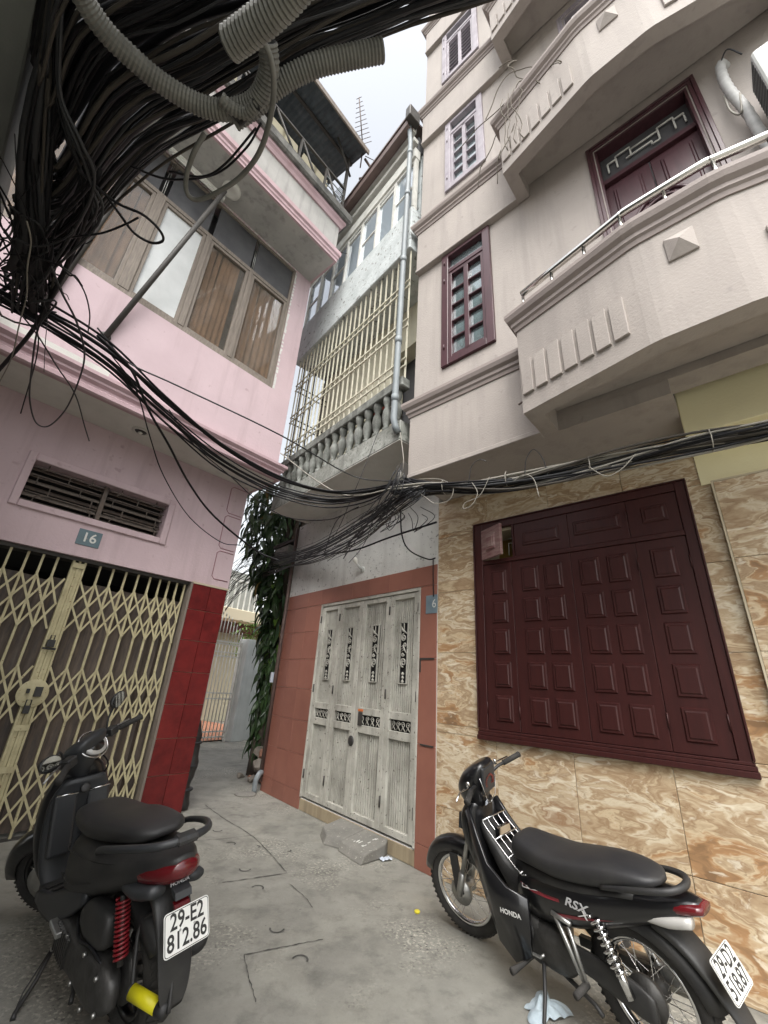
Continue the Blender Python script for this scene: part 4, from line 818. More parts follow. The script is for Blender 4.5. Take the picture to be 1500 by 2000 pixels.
# terrace slab over the window
MB().box(-.05, 5, -.24, 1.25, 8.31, 9.35).build('terrace_slab', M['slab_paint'], K, .006)
MB().sweep([(-.05, -4), (-.05, 1.25), (5, 1.25)], [(-.02, 8.312), (.035, 8.312), (.035, 8.36), (.05, 8.38), (.05, 8.43), (.075, 8.46), (.075, 8.55), (.03, 8.60), (-.02, 8.60)]).build('slab_moulding', M['pink_trim'], K)
MB().sweep([(-.05, -4), (-.05, 1.25), (5, 1.25)], [(-.02, 9.20), (.03, 9.2), (.05, 9.26), (.08, 9.30), (.08, 9.36), (-.02, 9.36)]).build('upper_moulding', M['pink_trim'], K)
MB().sweep([(-.05, -4), (-.05, 1.25), (5, 1.25)], [(-.3, 9.361), (.12, 9.361), (.15, 9.40), (.15, 9.56), (.10, 9.60), (-.3, 9.60)]).build('terrace_coping', M['dirty_concrete'], K)
# soffit lamp, fluorescent batten
MB().lathe([(.14, 0), (.135, -.03), (.11, -.05), (.07, -.05), (.04, -.035), (.01, -.035)], (1.72, .86, 8.309), (0, 0, 1), 20).build('ceiling_rose', M['white_soffit'], K)
fl = thing('fluorescent_lamp', 'unlit white fluorescent batten fixed under the terrace slab', 'lamp', fP(2.15, .68, 8.23), A_P)
MB().box(-.42, .42, -.03, .03, .02, .078).build('batten', M['tube_light'], fl, .005); MB().tube([(-.38, 0, 0), (.38, 0, 0)], .016, 8).build('tube', M['tube_light'], fl); [MB().box(x, x + .04, -.02, .02, -.02, .02).build('end_cap', M['white_plastic'], fl) for x in (-.42, .38)]
# two steel struts
for (u0, z0), (u1, n1, z1), lab in (((2.40, 4.95), (1.82, .95, 8.05), 'dark steel strut slanting up across the white window pane'), ((2.96, 4.90), (2.73, .66, 8.28), 'dark steel strut slanting up behind the hanging cable bundle')):
    a = fP(u0, UW + .015, z0); b_ = fP(u1, n1, z1)
    st = thing('steel_strut', lab, 'strut', a, 0, 'window struts'); MB().tube([(0, 0, 0), b_ - a], .032, 10).build('pipe', M['dark_steel'], st); MB().lathe([(.055, -.01), (.055, .01)], (0, 0, 0), tuple(fP(0, 1, 0) - fP(0, 0, 0)), 10).build('foot_plate', M['dark_steel'], st)
# terrace: railing, leaning cream boards, corrugated roof
for i in range(7):
    u = .35 + i * .36; lean = (-.05 if i % 2 else .06)
    b = MB().obox((u, 1.0, 10.05), (.165, 0, 0), (0, .01, 0), (lean, .02, .44)); b.build('cream_board', M['far_yellow'], K)
rl = MB().box(-.06, 4, 1.22, 1.26, 10.35, 10.39).build('terrace_rail', M['dark_steel'], K)
for u in (.42, 1.0, 1.6, 2.2): MB().box(u - .02, u + .02, 1.225, 1.255, 9.6, 10.35).build('rail_post', M['dark_steel'], rl)
for a, b_ in ((1.55, .95), (1.0, .5), (.42, .0), (2.2, 1.6)): MB().tube([(a, 1.24, 10.36), (b_, 1.24, 9.62)], .02, 6).build('rail_brace', M['dark_steel'], rl)
for z in (9.75, 9.95, 10.15): MB().box(-.06, .42, 1.235, 1.25, z, z + .02).build('rail_bar', M['pvc'], rl)
MB().box(-.07, -.02, 1.2, 1.25, 9.6, 11.4).build('roof_post', M['dark_steel'], K)
n = 60; cb = MB(); vs = []
for j in (0, 1):
    for i in range(n * 4 + 1):
        u = -.22 + i * .025; vs.append((u, 1.6 if j == 0 else -2.2, (11.48 if j == 0 else 12.4) + .016 * sin(i * pi / 2 + .4)))
q = n * 4 + 1; cb.add(vs, [(i, i + 1, q + i + 1, q + i) for i in range(q - 1)], True)
roof = cb.build('roof', M['roof_dark'], K)
MB().box(-.23, 5.8, 1.585, 1.615, 11.37, 11.50).build('roof_edge', M['wood_old'], roof)
for n_ in (1.1, .3): MB().box(-.2, 5.7, n_, n_ + .05, 11.55 + (1.6 - n_) * .24 - .16, 11.55 + (1.6 - n_) * .24 - .10).build('purlin', M['dark_steel'], roof)
MB().box(.9, 5, -.1, 0, 9.36, 12).build('terrace_room_wall', M['soot_and_shade'], K)
MB().tube([(.35, 1.3, 11.42), (-.12, 1.24, 10.9)], .022, 6).build('roof_brace', M['dark_steel'], roof)
# wire mesh by the post and the antenna
wmesh = MB()
for i in range(9): wmesh.tube([(-.09, 1.18 - i * .045, 9.62), (-.11, 1.18 - i * .045, 10.9)], .004, 4)
for i in range(16): wmesh.tube([(-.10, 1.19, 9.7 + i * .075), (-.10, .8, 9.7 + i * .075)], .004, 4)
wmesh.build('wire_mesh', M['dark_steel'], K)
an = thing('tv_antenna', 'rusty television antenna on the corner of the corrugated roof', 'antenna', fP(-.18, 1.45, 11.45), A_P)
MB().tube([(0, 0, -.4), (0, 0, .35)], .014, 6).build('mast', M['antenna'], an); MB().tube([(.02, 0, .35), (.32, .05, 1.55)], .012, 6).build('boom', M['antenna'], an)
for i in range(11):
    t = i / 10; c = Vector((.02 + .30 * t, .05 * t, .38 + 1.15 * t)); h = .05 + .012 * (10 - i); MB().tube([c + Vector((-h * .5, h, .02)), c + Vector((h * .5, -h, -.02))], .006, 5).build('element', M['antenna'], an)
MB().tube([(-.05, .05, -.1), (-.2, .12, -.3), (-.2, .1, -.55), (-.02, .0, -.75)], .025, 6).tube([(-.05, .05, .0), (-.25, .1, .1), (-.22, .1, -.3)], .008, 5).build('bent_bracket', M['antenna'], an)

# ================================================================== the house across the alley (left of the camera)
NB = thing('neighbour_house', 'dark olive-grey concrete overhang of the house across the alley', 'house', OR, A_R)
MB(S).box(-2.7, 3.2, 4.32, 7, 4.5, 4.85).build('overhang_slab', M['neighbour'], NB, .01)
MB(S).box(-2.7, 3.2, 5.15, 7, 0, 5.6).build('wall', M['neighbour'], NB)  # unseen wall, kept low to let the sun onto the pink house

# ================================================================== the far end of the alley
def far(px, py, z=0): return pix(px, py, z)
P0 = Vector((-4.03, 11.18, 0)); A_G = radians(53.7)
fg = thing('far_gate', 'white steel bar gate with arched spear top at the end of the alley', 'gate', P0, A_G)
for i in range(22):
    x = -1.45 + i * .1; MB().tube([(x, 0, .05), (x, 0, 2.25)], .014, 6).build('gate_bar', M['alu_white'], fg)
for z in (.1, .22, .95, 1.08, 1.95, 2.05, 2.25): MB().box(-1.5, .74, -.012, .012, z, z + .03).build('gate_rail', M['alu_white'], fg)
for x in (-1.5, .72): MB().box(x - .025, x + .025, -.025, .025, 0, 2.35).build('gate_stile', M['alu_white'], fg)
for i in range(22):
    x = -1.42 + i * .1; t = (x + .36) / 1.1; h = 2.45 + .62 * max(0, 1 - t * t)
    MB().tube([(x, 0, 2.34), (x, 0, h)], .013, 6).lathe([(.024, 0), (.006, .09)], (x, 0, h), seg=6).build('gate_spear', M['alu_white'], fg)
MB().box(-1.5, .74, -.02, .02, 2.30, 2.34).build('gate_rail', M['alu_white'], fg)
wp = thing('white_gate_pillar', 'white painted pillar and low wall right of the far gate', 'wall', P0 + Vector((cos(A_G), sin(A_G), 0)) * .78, A_G)
MB().box(0, .36, -.2, .2, 0, 2.45).build('pillar', M['white_wall'], wp, .01); MB().box(.361, 3.2, .0, .14, 0, 2.3).build('wall', M['white_wall'], wp)
fl = MB().add([(P0.x - 4, P0.y - .5, .004), (P0.x + 4.5, P0.y + 3.5, .004), (P0.x + 1, P0.y + 8, .004), (P0.x - 6, P0.y + 3, .004)], [(0, 1, 2, 3)])
b = MB(); ex = Vector((cos(A_G), sin(A_G), 0)); ey = Vector((-sin(A_G), cos(A_G), 0))
b.add([P0 + ex * a + ey * c + Vector((0, 0, .03)) for a, c in ((-2, .1), (3, .1), (3, 6), (-2, 6))], [(0, 1, 2, 3)]); b.build('courtyard_paving', M['terracotta'], kind='structure')
fh = thing('far_house', 'pale yellow house with cream balcony edge behind the far gate', 'house', P0 + ey * 4.4 - ex * 2, A_G)
MB().box(0, 7, 0, 4, 0, 3.0).build('wall', M['far_yellow'], fh); MB().box(-.3, 7.2, -1.2, 4, 3.35, 3.75).build('balcony_slab', M['far_cream'], fh, .02); MB().box(-.2, 7.1, -.6, 4, 3.0, 3.349).build('fascia', M['far_brown'], fh)
MB().box(1.9, 3.0, -.02, -.001, 2.2, 2.9).build('window', M['black_void'], fh)
MB().box(0, 7, .8, 4, 3.751, 5.6).build('upper_wall', M['neighbour'], fh)
br = MB().box(-.2, 7.1, -1.12, -1.06, 4.75, 4.82).build('balcony_rail', M['alu_white'], fh)
for i in range(30): MB().box(-.1 + i * .24, -.06 + i * .24, -1.11, -1.07, 3.75, 4.75).build('rail_bar', M['alu_white'], br)
MB().lathe([(.0, 0), (.22, .1), (.3, .3), (.2, .5), (0, .6)], (2.6, -.6, 3.76), seg=10).build('covered_pot', M['pvc'], fh)
bb = thing('blue_bucket', 'small blue bucket standing behind the far gate', 'bucket', P0 + ex * .05 + ey * .6 + Vector((0, 0, .03)), 0)
MB().lathe([(.11, 0), (.15, .3), (.14, .3), (.1, .02)], seg=12).build('pail', mat('blue_plastic', (.08, .18, .35), .5), bb)
# block of house closing the view behind the plant
bk = thing('back_house', 'shaded grey house wall behind the climbing plant', 'house', fD(3.5, -4.8, 0), A_D)
MB().box(.0, 5.5, -1, 0, 0, 3.6).build('wall', M['neighbour'], bk)

# ================================================================== climbing plant
PC = fD(4.42, -.42, 0)
pl = thing('climbing_plant', 'tall climber with long drooping dark leaves beside the grey house', 'plant', PC, 0)
tr = MB()
for k in range(7):
    a = k * .9; tr.tube(catmull([(.13 * cos(a), .13 * sin(a), 0), (.1 * cos(a + .5), .1 * sin(a + .5), 1.6), (.14 * cos(a + 1.1), .14 * sin(a + 1.1), 3.3), (.2 * cos(a + 1.5), .2 * sin(a + 1.5), 5.3)], 5), [.075 - .0015 * i for i in range(16)], 7)
tr.build('trunk', M['bark'], pl)
def leaf_mesh(mt, L_=.42, W_=.075, droop=.22):
    n = 6; vs = []
    for i in range(n + 1):
        t = i / n; wv = W_ * sin(pi * min(1, .06 + t * .94)) ** .8 * (1 - .35 * t); x = L_ * t; z = .06 * sin(pi * t * .5) - droop * t * t
        vs += [(x, -wv, z + .018), (x, 0, z), (x, wv, z + .018)]
    b = MB().add(vs, [q for i in range(n) for q in ((3 * i, 3 * i + 1, 3 * i + 4, 3 * i + 3), (3 * i + 1, 3 * i + 2, 3 * i + 5, 3 * i + 4))], True); return b.mesh('leaf', mt)
lms = [leaf_mesh(M['leaf']), leaf_mesh(M['leaf'], .5, .06, .38), leaf_mesh(M['leaf'], .34, .085, .12), leaf_mesh(M['leaf_y'], .36, .08, .14), leaf_mesh(M['leaf_dead'], .45, .05, .36)]
rr = random.Random(3); st_v = MB(); allv = []
def leaf_pose():
    z = rr.uniform(.45, 5.5); a = rr.uniform(0, 2 * pi); t = z / 5.5; rad = (.12 + .75 * max(0, t - .28) + .12 * min(1, t * 2)) * rr.uniform(.3, 1.0)
    if z > 2.7: off = min(.75, (z - 2.7) * .5)
    else: off = 0
    return Vector((rad * cos(a) + off * .2 * cos(A_D), rad * sin(a) + off * .2 * sin(A_D), z)) + off * .5 * Vector((cos(radians(175)), sin(radians(175)), 0)), a
for i in range(300):
    p, a = leaf_pose(); kk = rr.random(); k = 0 if kk < .32 else 1 if kk < .6 else 2 if kk < .82 else 3 if kk < .93 and p.z > 1.5 else 4 if kk > .93 else 0
    link('leaf', lms[k], pl, p, (rr.uniform(-.5, .5), rr.uniform(.5, 1.35) if k != 3 else rr.uniform(.2, .7), a + rr.uniform(-.7, .7)), [rr.uniform(.5, 1.1)] * 3)
src = [list(map(lambda v: v.co.copy(), lm.vertices)) for lm in lms[:3]]; fsrc = [[tuple(p.vertices) for p in lm.polygons] for lm in lms[:3]]
for i in range(1500):
    p, a = leaf_pose(); k = rr.randrange(3); mt_ = Matrix.LocRotScale(p * 1.0, Matrix.Rotation(a + rr.uniform(-.8, .8), 3, 'Z') @ Matrix.Rotation(rr.uniform(.4, 1.4), 3, 'Y') @ Matrix.Rotation(rr.uniform(-.6, .6), 3, 'X'), Vector([rr.uniform(.4, .85)] * 3))
    st_v.add([mt_ @ v for v in src[k]], fsrc[k], True)
st_v.build('foliage', M['leaf'], pl, kind='stuff')
sp = thing('potted_shrub', 'small bright green shrub behind the far gate pillar', 'plant', P0 + ex * 1.5 + ey * .6 + Vector((0, 0, 2.2)), 0)
b = MB()
for i in range(260):
    p = Vector((rr.gauss(0, .25), rr.gauss(0, .25), rr.uniform(-.2, .8))); mt_ = Matrix.LocRotScale(p, Matrix.Rotation(rr.uniform(0, 6.28), 3, 'Z') @ Matrix.Rotation(rr.uniform(-.5, 1), 3, 'Y'), Vector([rr.uniform(.3, .55)] * 3)); b.add([mt_ @ v for v in src[2]], fsrc[2], True)
b.build('foliage', M['leaf_y'], sp, kind='stuff'); MB().tube([(0, 0, -2.2), (0, 0, .3)], .05, 6).build('stem', M['bark'], sp)
# bright leaves beyond the balcony
sp2 = thing('balcony_fern', 'small green plant on the balcony of the grey house', 'plant', fD(3.0, .25, 4.4), 0)
b = MB()
for i in range(60):
    p = Vector((rr.gauss(0, .08), rr.gauss(0, .08), rr.uniform(.2, .75))); mt_ = Matrix.LocRotScale(p, Matrix.Rotation(rr.uniform(0, 6.28), 3, 'Z') @ Matrix.Rotation(rr.uniform(-.5, 1), 3, 'Y'), Vector([rr.uniform(.3, .5)] * 3)); b.add([mt_ @ v for v in src[2]], fsrc[2], True)
b.build('foliage', M['leaf_y'], sp2); MB().lathe([(.08, 0), (.12, .22), (.1, .22)], seg=10).build('pot', M['brick'], sp2)
# rubble at the corner
rr = random.Random(9)
for k in range(9):
    c = fD(3.62 + rr.uniform(0, .75), .0 - rr.uniform(.0, .3), 0); sz = rr.uniform(.07, .15); b = MB(); h = [Vector((rr.uniform(-1, 1), rr.uniform(-1, 1), rr.uniform(-1, 1))).normalized() for _ in range(14)]
    me = bpy.data.meshes.new('rubble_stone'); bm = bmesh.new()
    for v in h: bm.verts.new((v.x * sz * 1.2, v.y * sz, v.z * sz * .8))
    bmesh.ops.convex_hull(bm, input=bm.verts); bmesh.ops.bevel(bm, geom=list(bm.edges), offset=sz * .06, segments=1, affect='EDGES'); bm.to_mesh(me); bm.free(); me.materials.append(M['brick' if k % 4 == 0 else 'stone'])
    link('rubble_stone', me, None, c + Vector((0, 0, sz * .55 + (.16 if k > 4 else 0) + (.14 if k > 6 else 0))), (rr.uniform(0, .4), 0, rr.uniform(0, 6)), None, 'rough broken stone in the pile at the grey house corner', 'stone', 'rubble stones at the corner')
# litter
wr = thing('litter_wrapper', 'crumpled blue and white wrapper beside the door ramp', 'litter', (.225, 4.83, .004), .5)
b = MB(); n = 6; vs = [((i / n - .5) * .11, (j / n - .5) * .07, .004 + rr.uniform(0, .016)) for j in range(n + 1) for i in range(n + 1)]; b.add(vs, [(j * 7 + i, j * 7 + i + 1, j * 7 + i + 8, j * 7 + i + 7) for j in range(n) for i in range(n)]); b.build('foil', M['wrapper'], wr)
bc = thing('bottle_cap', 'yellow bottle cap lying on the concrete by the front wheel', 'bottle cap', (.43, 3.89, .0), .3)
MB().lathe([(.020, 0), (.021, .010), (.018, .014), (.004, .0145)], seg=16).build('cap', M['cap'], bc)
rg = thing('cloth_rag', 'pale blue crumpled rag on the ground beside the motorbike stand', 'rag', (1.0, 2.95, 0), .4)
n = 26; b = MB(); rr = random.Random(12); vs = []
for j in range(n + 1):
    for i in range(n + 1):
        x, y = (i / n - .5), (j / n - .5); rad = sqrt(x * x + y * y); k = 1 - .25 * sin(3 * atan2(y, x) + 1) - .15 * sin(5 * atan2(y, x))
        z = .04 * max(0, 1 - rad * 1.7) * (1 + .5 * sin(9 * x + 3) * cos(8 * y)) + .028 * abs(sin(11 * x + 5 * y)) * max(0, 1 - rad * 1.2) + .004
        vs.append((x * .21 * k, y * .16 * k + .03 * x, z))
b.add(vs, [(j * (n + 1) + i, j * (n + 1) + i + 1, (j + 1) * (n + 1) + i + 1, (j + 1) * (n + 1) + i) for j in range(n) for i in range(n)], True); b.build('cloth', M['rag'], rg)
# ================================================================== cables
def pixplane(px, py, O, nrm):
    d = (px - 750) * _r - (py - 1000) * _u + FPX * _fw; C = Vector((0, 0, CAM_H)); t = (O - C).dot(nrm) / d.dot(nrm); return C + d * t
nD = fD(0, 1, 0) - fD(0, 0, 0); nP = fP(0, 1, 0) - fP(0, 0, 0)
def onD(px, py, n): return pixplane(px, py, fD(0, n, 0), nD)
def onP(px, py, n): return pixplane(px, py, fP(0, n, 0), nP)
def cable(pts, r, mt, label, group, seg=6, k=6, name='cable', cat='cable'):
    P = catmull(pts, k); o = P[0].copy(); b = MB().tube([p - o for p in P], r, seg)
    return link(name, b.mesh(name, M[mt]), None, o, None, None, label, cat, group)
def lerp_path(path, t):
    n = len(path) - 1; i = min(int(t * n), n - 1); f = t * n - i; a, b = path[i], path[i + 1]; return (a[0] + (b[0] - a[0]) * f, a[1] + (b[1] - a[1]) * f)
rr = random.Random(21)
LOW = [(130, 505), (290, 335), (440, 250), (590, 150), (740, 75), (960, -15), (1180, -90)]
START = [(-15, 600), (22, 450), (42, 300), (75, 130), (92, -20), (120, -120)]
def over(s, r, mt, label, group, zb=4.4):
    pts = []; a = lerp_path(START, s); z0 = 4.22 + .2 * rr.random(); q = rr.random(); yy = max(a[1] + 40, 300 + 260 * q)
    if (r < .02 and q < .6) or q < .3: pts += [pix(20 + 90 * rr.random(), 500 + 120 * rr.random(), 4.02 + .1 * q), pix(35 + 60 * rr.random(), yy, 4.08 + .1 * q)]
    pts.append(pix(a[0] + rr.uniform(0, 25), a[1] + rr.uniform(-15, 15), z0)); zz = zb + rr.uniform(-.22, .25)
    for i, (x, y) in enumerate(LOW):
        off = s * (430, 430, 420, 380, 330, 300, 280)[i] * rr.uniform(.94, 1.06); j = 14
        pts.append(pix(x - (.12 if i == 0 else .42) * off + rr.uniform(-j, j), y - .9 * off + rr.uniform(-j, j), zz + .04 * i + rr.uniform(-.03, .03)))
    cable(pts, r, mt, label, group, 6, 4)
for i in range(36): over(rr.random() ** .8, rr.uniform(.013, .032), rr.choice(['cable', 'cable', 'cable2']), 'thick black cable in the dense overhead bundle', 'thick overhead cables', 4.55)
for i in range(64): over(rr.random() * .95, rr.uniform(.005, .012), rr.choice(['cable', 'cable', 'cable2', 'cable2', 'cable_b']), 'thin dark cable in the dense overhead bundle', 'thin overhead cables', 4.32)
# vertical tied knot
for i in range(16):
    o = rr.uniform(-22, 22); zz = rr.uniform(4.0, 4.2)
    cable([pix(112 + o * .6, -30, zz + .25), pix(108 + o * .5, 90, zz + .15), pix(112 + o * .4, 190, zz + .08), pix(140 + o, 280, zz), pix(165 + o, 350, zz), pix(rr.uniform(90, 200), rr.uniform(400, 480), zz), pix(rr.uniform(40, 110), rr.uniform(500, 600), zz)], rr.uniform(.005, .010), rr.choice(['cable', 'cable2']), 'dark cable tied into the vertical knot of the bundle', 'cables of the vertical knot')
for i in range(34):
    x, y = rr.uniform(-20, 80), rr.uniform(420, 590); zz = rr.uniform(3.95, 4.25); pts = []
    vx, vy = rr.uniform(-5, 25), rr.uniform(-25, 25)
    for k in range(8): pts.append(pix(x, y, zz)); vx += rr.uniform(-16, 10); vy += rr.uniform(-18, 20); x += vx; y += vy
    cable(pts, rr.uniform(.003, .007), rr.choice(['cable'] * 6 + ['cable2'] * 3 + ['cable_w']), 'tangled thin wire in the clump above the pink cornice', 'tangled wires', 5)
cable([pix(195, 330, 4.15), pix(165, 430, 4.1), pix(130, 520, 4.05), pix(100, 580, 4.02), pix(60, 650, 4.0), pix(0, 720, 3.98), pix(-70, 800, 3.95)], .017, 'cable', 'single thick black cable dropping steeply past the pink cornice', None)
# hand-drawn loops
def loop(px, z, r, mt, label, grp=None): cable([pix(x, y, z) for x, y in px], r, mt, label, grp, 6, 6)
loop([(150, 330), (200, 375), (235, 400), (280, 420), (312, 450), (318, 470), (295, 474), (262, 455), (235, 420), (205, 378)], 4.02, .008, 'cable', 'round black cable loop hanging before the upper window')
loop([(60, 590), (110, 590), (75, 640), (62, 720), (58, 780), (70, 825), (95, 832), (128, 800), (155, 740), (165, 690), (150, 630), (120, 570), (100, 520)], 3.75, .007, 'cable2', 'long grey cable loop hanging in front of the pink cornice')
loop([(100, 470), (150, 462), (200, 455), (245, 438), (270, 425)], 4.0, .006, 'cable', 'thin cable reaching from the clump to the round loop')
loop([(60, 500), (120, 520), (160, 560), (175, 610), (172, 650)], 4.0, .005, 'cable2', 'thin curved wire hanging beside the left strut')
loop([(330, 335), (395, 345), (440, 320), (500, 250)], 4.05, .006, 'cable', 'thin black cable sagging under the corrugated conduit')
loop([(255, 325), (330, 350), (420, 340), (480, 290), (510, 240)], 4.08, .006, 'cable', 'second thin black cable sagging under the conduit')
# grey corrugated conduits
def conduit(px, z, r, label, dz=0):
    n0 = len(px); P = catmull([pix(x, y, z + dz * i / (n0 - 1)) for i, (x, y) in enumerate(px)], 8); L_ = sum((P[i + 1] - P[i]).length for i in range(len(P) - 1)); m_ = int(L_ / .0085); Q = []; acc = 0; i = 0
    for k in range(m_ + 1):
        d = L_ * k / m_
        while i < len(P) - 2 and acc + (P[i + 1] - P[i]).length < d: acc += (P[i + 1] - P[i]).length; i += 1
        s = (P[i + 1] - P[i]).length; Q.append(P[i].lerp(P[i + 1], min(1, (d - acc) / max(s, 1e-6))))
    o = Q[0].copy(); R_ = [r * (1.06 if k % 2 else .93) for k in range(len(Q))]; b = MB().tube([q - o for q in Q], R_, 12, cap=False, smooth=False)
    t = thing('corrugated_conduit', label, 'conduit', o); b.build('hose', M['conduit'], t)
    for e, f in ((0, 1), (-1, -2)):
        ax = (Q[e] - Q[f]).normalized(); MB().lathe([(r * .95, 0), (r * .8, .0), (r * .8, -.12), (.001, -.12)], Q[e] - o, ax, 12, cap=False).build('open_end', M['black_plastic'], t)
conduit([(140, -60), (165, 0), (205, 60), (260, 115), (320, 165), (390, 205), (450, 215), (500, 195), (525, 140), (522, 80)], 4.0, .045, 'grey corrugated conduit curving down through the overhead bundle', .1)
conduit([(446, 88), (485, 60), (540, 15), (600, -50)], 3.55, .050, 'short thick corrugated conduit stub pointing up out of frame')
conduit([(455, 235), (500, 205), (545, 165), (610, 130), (680, 112), (748, 98)], 4.05, .047, 'grey corrugated conduit ending against the white sky', .25)
conduit([(430, 190), (450, 210), (480, 222), (500, 205)], 4.02, .028, 'small ribbed hose piece beside the curved conduit')
lp = cable([pix(*p) for p in ((505, 60, 4.0), (530, 120, 4.0), (533, 200, 4.0), (510, 290, 4.0), (470, 345, 4.0), (420, 378, 4.0), (385, 390, 4.0), (366, 378, 4.0), (364, 345, 4.02), (378, 300, 4.05), (400, 260, 4.1))], .013, 'conduit', 'plain grey pipe bent in a hook below the conduit', None, 8, 8, 'bent_pipe', 'pipe')

# --- black cables swinging across to the corner of the tower
rr = random.Random(33); J = fR(.06, .78, 3.50)
def swing(dy, dx, r, mt, label, group, sag=0):
    j = lambda: rr.uniform(-3, 3)
    p = [(-40, 545, 4.12), (90, 615, 4.02), (210, 690, 3.9), (320, 790, 3.8), (430, 880, 3.7), (540, 940, 3.62), (640, 968, 3.56), (720, 962, 3.52)]
    pts = [pix(x + dx * (1 - i / 8) + j(), y + dy * (1 - i / 9) + sag * sin(pi * i / 8) + j(), z) for i, (x, y, z) in enumerate(p)]
    e = J + Vector((rr.uniform(-.02, .02), rr.uniform(-.02, .02), rr.uniform(-.05, .05))); cable(pts + [e, fR(.35, .80, 3.38 + rr.uniform(-.04, .04)), fR(.8, .80, 3.22 + rr.uniform(-.04, .04))], r, mt, label, group)
swing(8, 6, .018, 'cable', 'thickest black cable swinging from the clump to the tower corner', None, -14)
for i in range(9): swing(rr.uniform(-28, 30), rr.uniform(-10, 10), rr.uniform(.008, .012), 'cable', 'black cable swinging across the pink facade to the tower corner', 'cables swinging to the tower', rr.uniform(-6, 22))
cable([pix(190, 640, 3.95), pix(248, 706, 3.85), pix(348, 754, 3.75), pix(548, 850, 3.6), onD(690, 930, .9), J], .007, 'cable2', 'thin cable stretched highest across the pink facade to the tower', None)
cable([onP(548, 885, .75), onD(620, 940, 1.0), onD(680, 968, .9), onD(760, 955, .85), J], .008, 'cable_w', 'pale thin cable from the pink cornice to the tower corner', None)
for pp_, r_, lab in (([(190, 655), (255, 720), (290, 800), (330, 870), (370, 945), (420, 1010), (500, 1075), (545, 1095)], .012, 'twisted black cable drooping past the broken downlight'), ([(215, 690), (265, 760), (292, 850), (320, 930), (370, 1010), (430, 1058), (470, 1065)], .006, 'thin black wire drooping lowest over the pink wall'), ([(330, 800), (380, 870), (450, 930), (500, 975), (560, 1010), (640, 1015), (700, 990)], .006, 'thin wire sagging between pink soffit and balcony')):
    n = len(pp_); cable([pix(x, y, 3.9 - .98 * i / (n - 1)) for i, (x, y) in enumerate(pp_)], r_, 'cable', lab, None)
# --- bundle along the marble wall
for i in range(32):
    a, b_ = rr.uniform(-.055, .055), rr.uniform(-.075, .075); tw = rr.uniform(0, 6.28); pts = []
    for u, z in ((-.05, 3.42), (.2, 3.36), (.5, 3.30), (.9, 3.19), (1.3, 3.115), (1.7, 3.075), (2.06, 3.055), (2.5, 3.03), (2.9, 3.0), (3.6, 2.97), (5.2, 2.95)):
        ph = tw + u * 1.6; pts.append(fR(u, .80 + a * cos(ph) + rr.uniform(-.008, .008), z + b_ * sin(ph + 1) + rr.uniform(-.012, .012)))
    cable(pts, rr.uniform(.005, .013), rr.choice(['cable', 'cable', 'cable2', 'cable2', 'cable_b', 'cable_w']), 'dusty dark cable in the bundle strung along the marble wall', 'cables along the marble wall')
for u in (.62, 1.25, 1.9, 2.6): 
    zc = 3.27 - (u - .62) * .17 if u < 1.3 else 3.13 - (u - 1.25) * .07
    cable([fR(u + .01 * cos(t), .80 + .06 * cos(t), zc + .07 * sin(t)) for t in [2 * pi * k / 10 for k in range(11)]], .004, 'cable_w', 'pale wire tie wound round the cable bundle', 'wire ties', 5, 2, 'wire_tie', 'wire')
for pts, mt, lab in (([fR(.25, .83, 3.36), fR(.45, .85, 3.18), fR(.55, .85, 3.10), fR(.70, .84, 3.10), fR(.74, .84, 3.22), fR(.6, .84, 3.34), fR(.35, .84, 3.42)], 'cable_w', 'cream wire loop hanging at the tower corner'),
                     ([fR(.95, .86, 3.2), fR(1.0, .86, 3.08), fR(.94, .86, 2.98), fR(.86, .86, 2.97), fR(.88, .86, 3.02), fR(1.02, .86, 3.05), fR(1.12, .86, 3.2)], 'cable_w', 'small cream wire curl under the bundle'),
                     ([fR(1.42, .84, 3.12), fR(1.45, .86, 3.26), fR(1.52, .86, 3.33), fR(1.58, .84, 3.22), fR(1.6, .83, 3.05)], 'cable2', 'thin wire arching up above the bundle before the window'),
                     ([fR(1.30, .84, 3.1), fR(1.42, .86, 3.13), fR(1.5, .87, 3.06), fR(1.53, .87, 2.9)], 'cable_w', 'short pale wire end hanging over the shutter'),
                     ([fR(.9, .84, 3.2), fR(.95, .86, 3.36), fR(1.03, .86, 3.40), fR(1.10, .86, 3.36)], 'cable2', 'thin wire tip bent up from the bundle'),
                     ([fR(1.9, .85, 3.05), fR(2.0, .86, 2.94), fR(2.1, .86, 2.96), fR(2.2, .85, 3.05)], 'cable_w', 'fine pale wire sagging under the bundle')):
    cable(pts, .0038, mt, lab, None, 5)
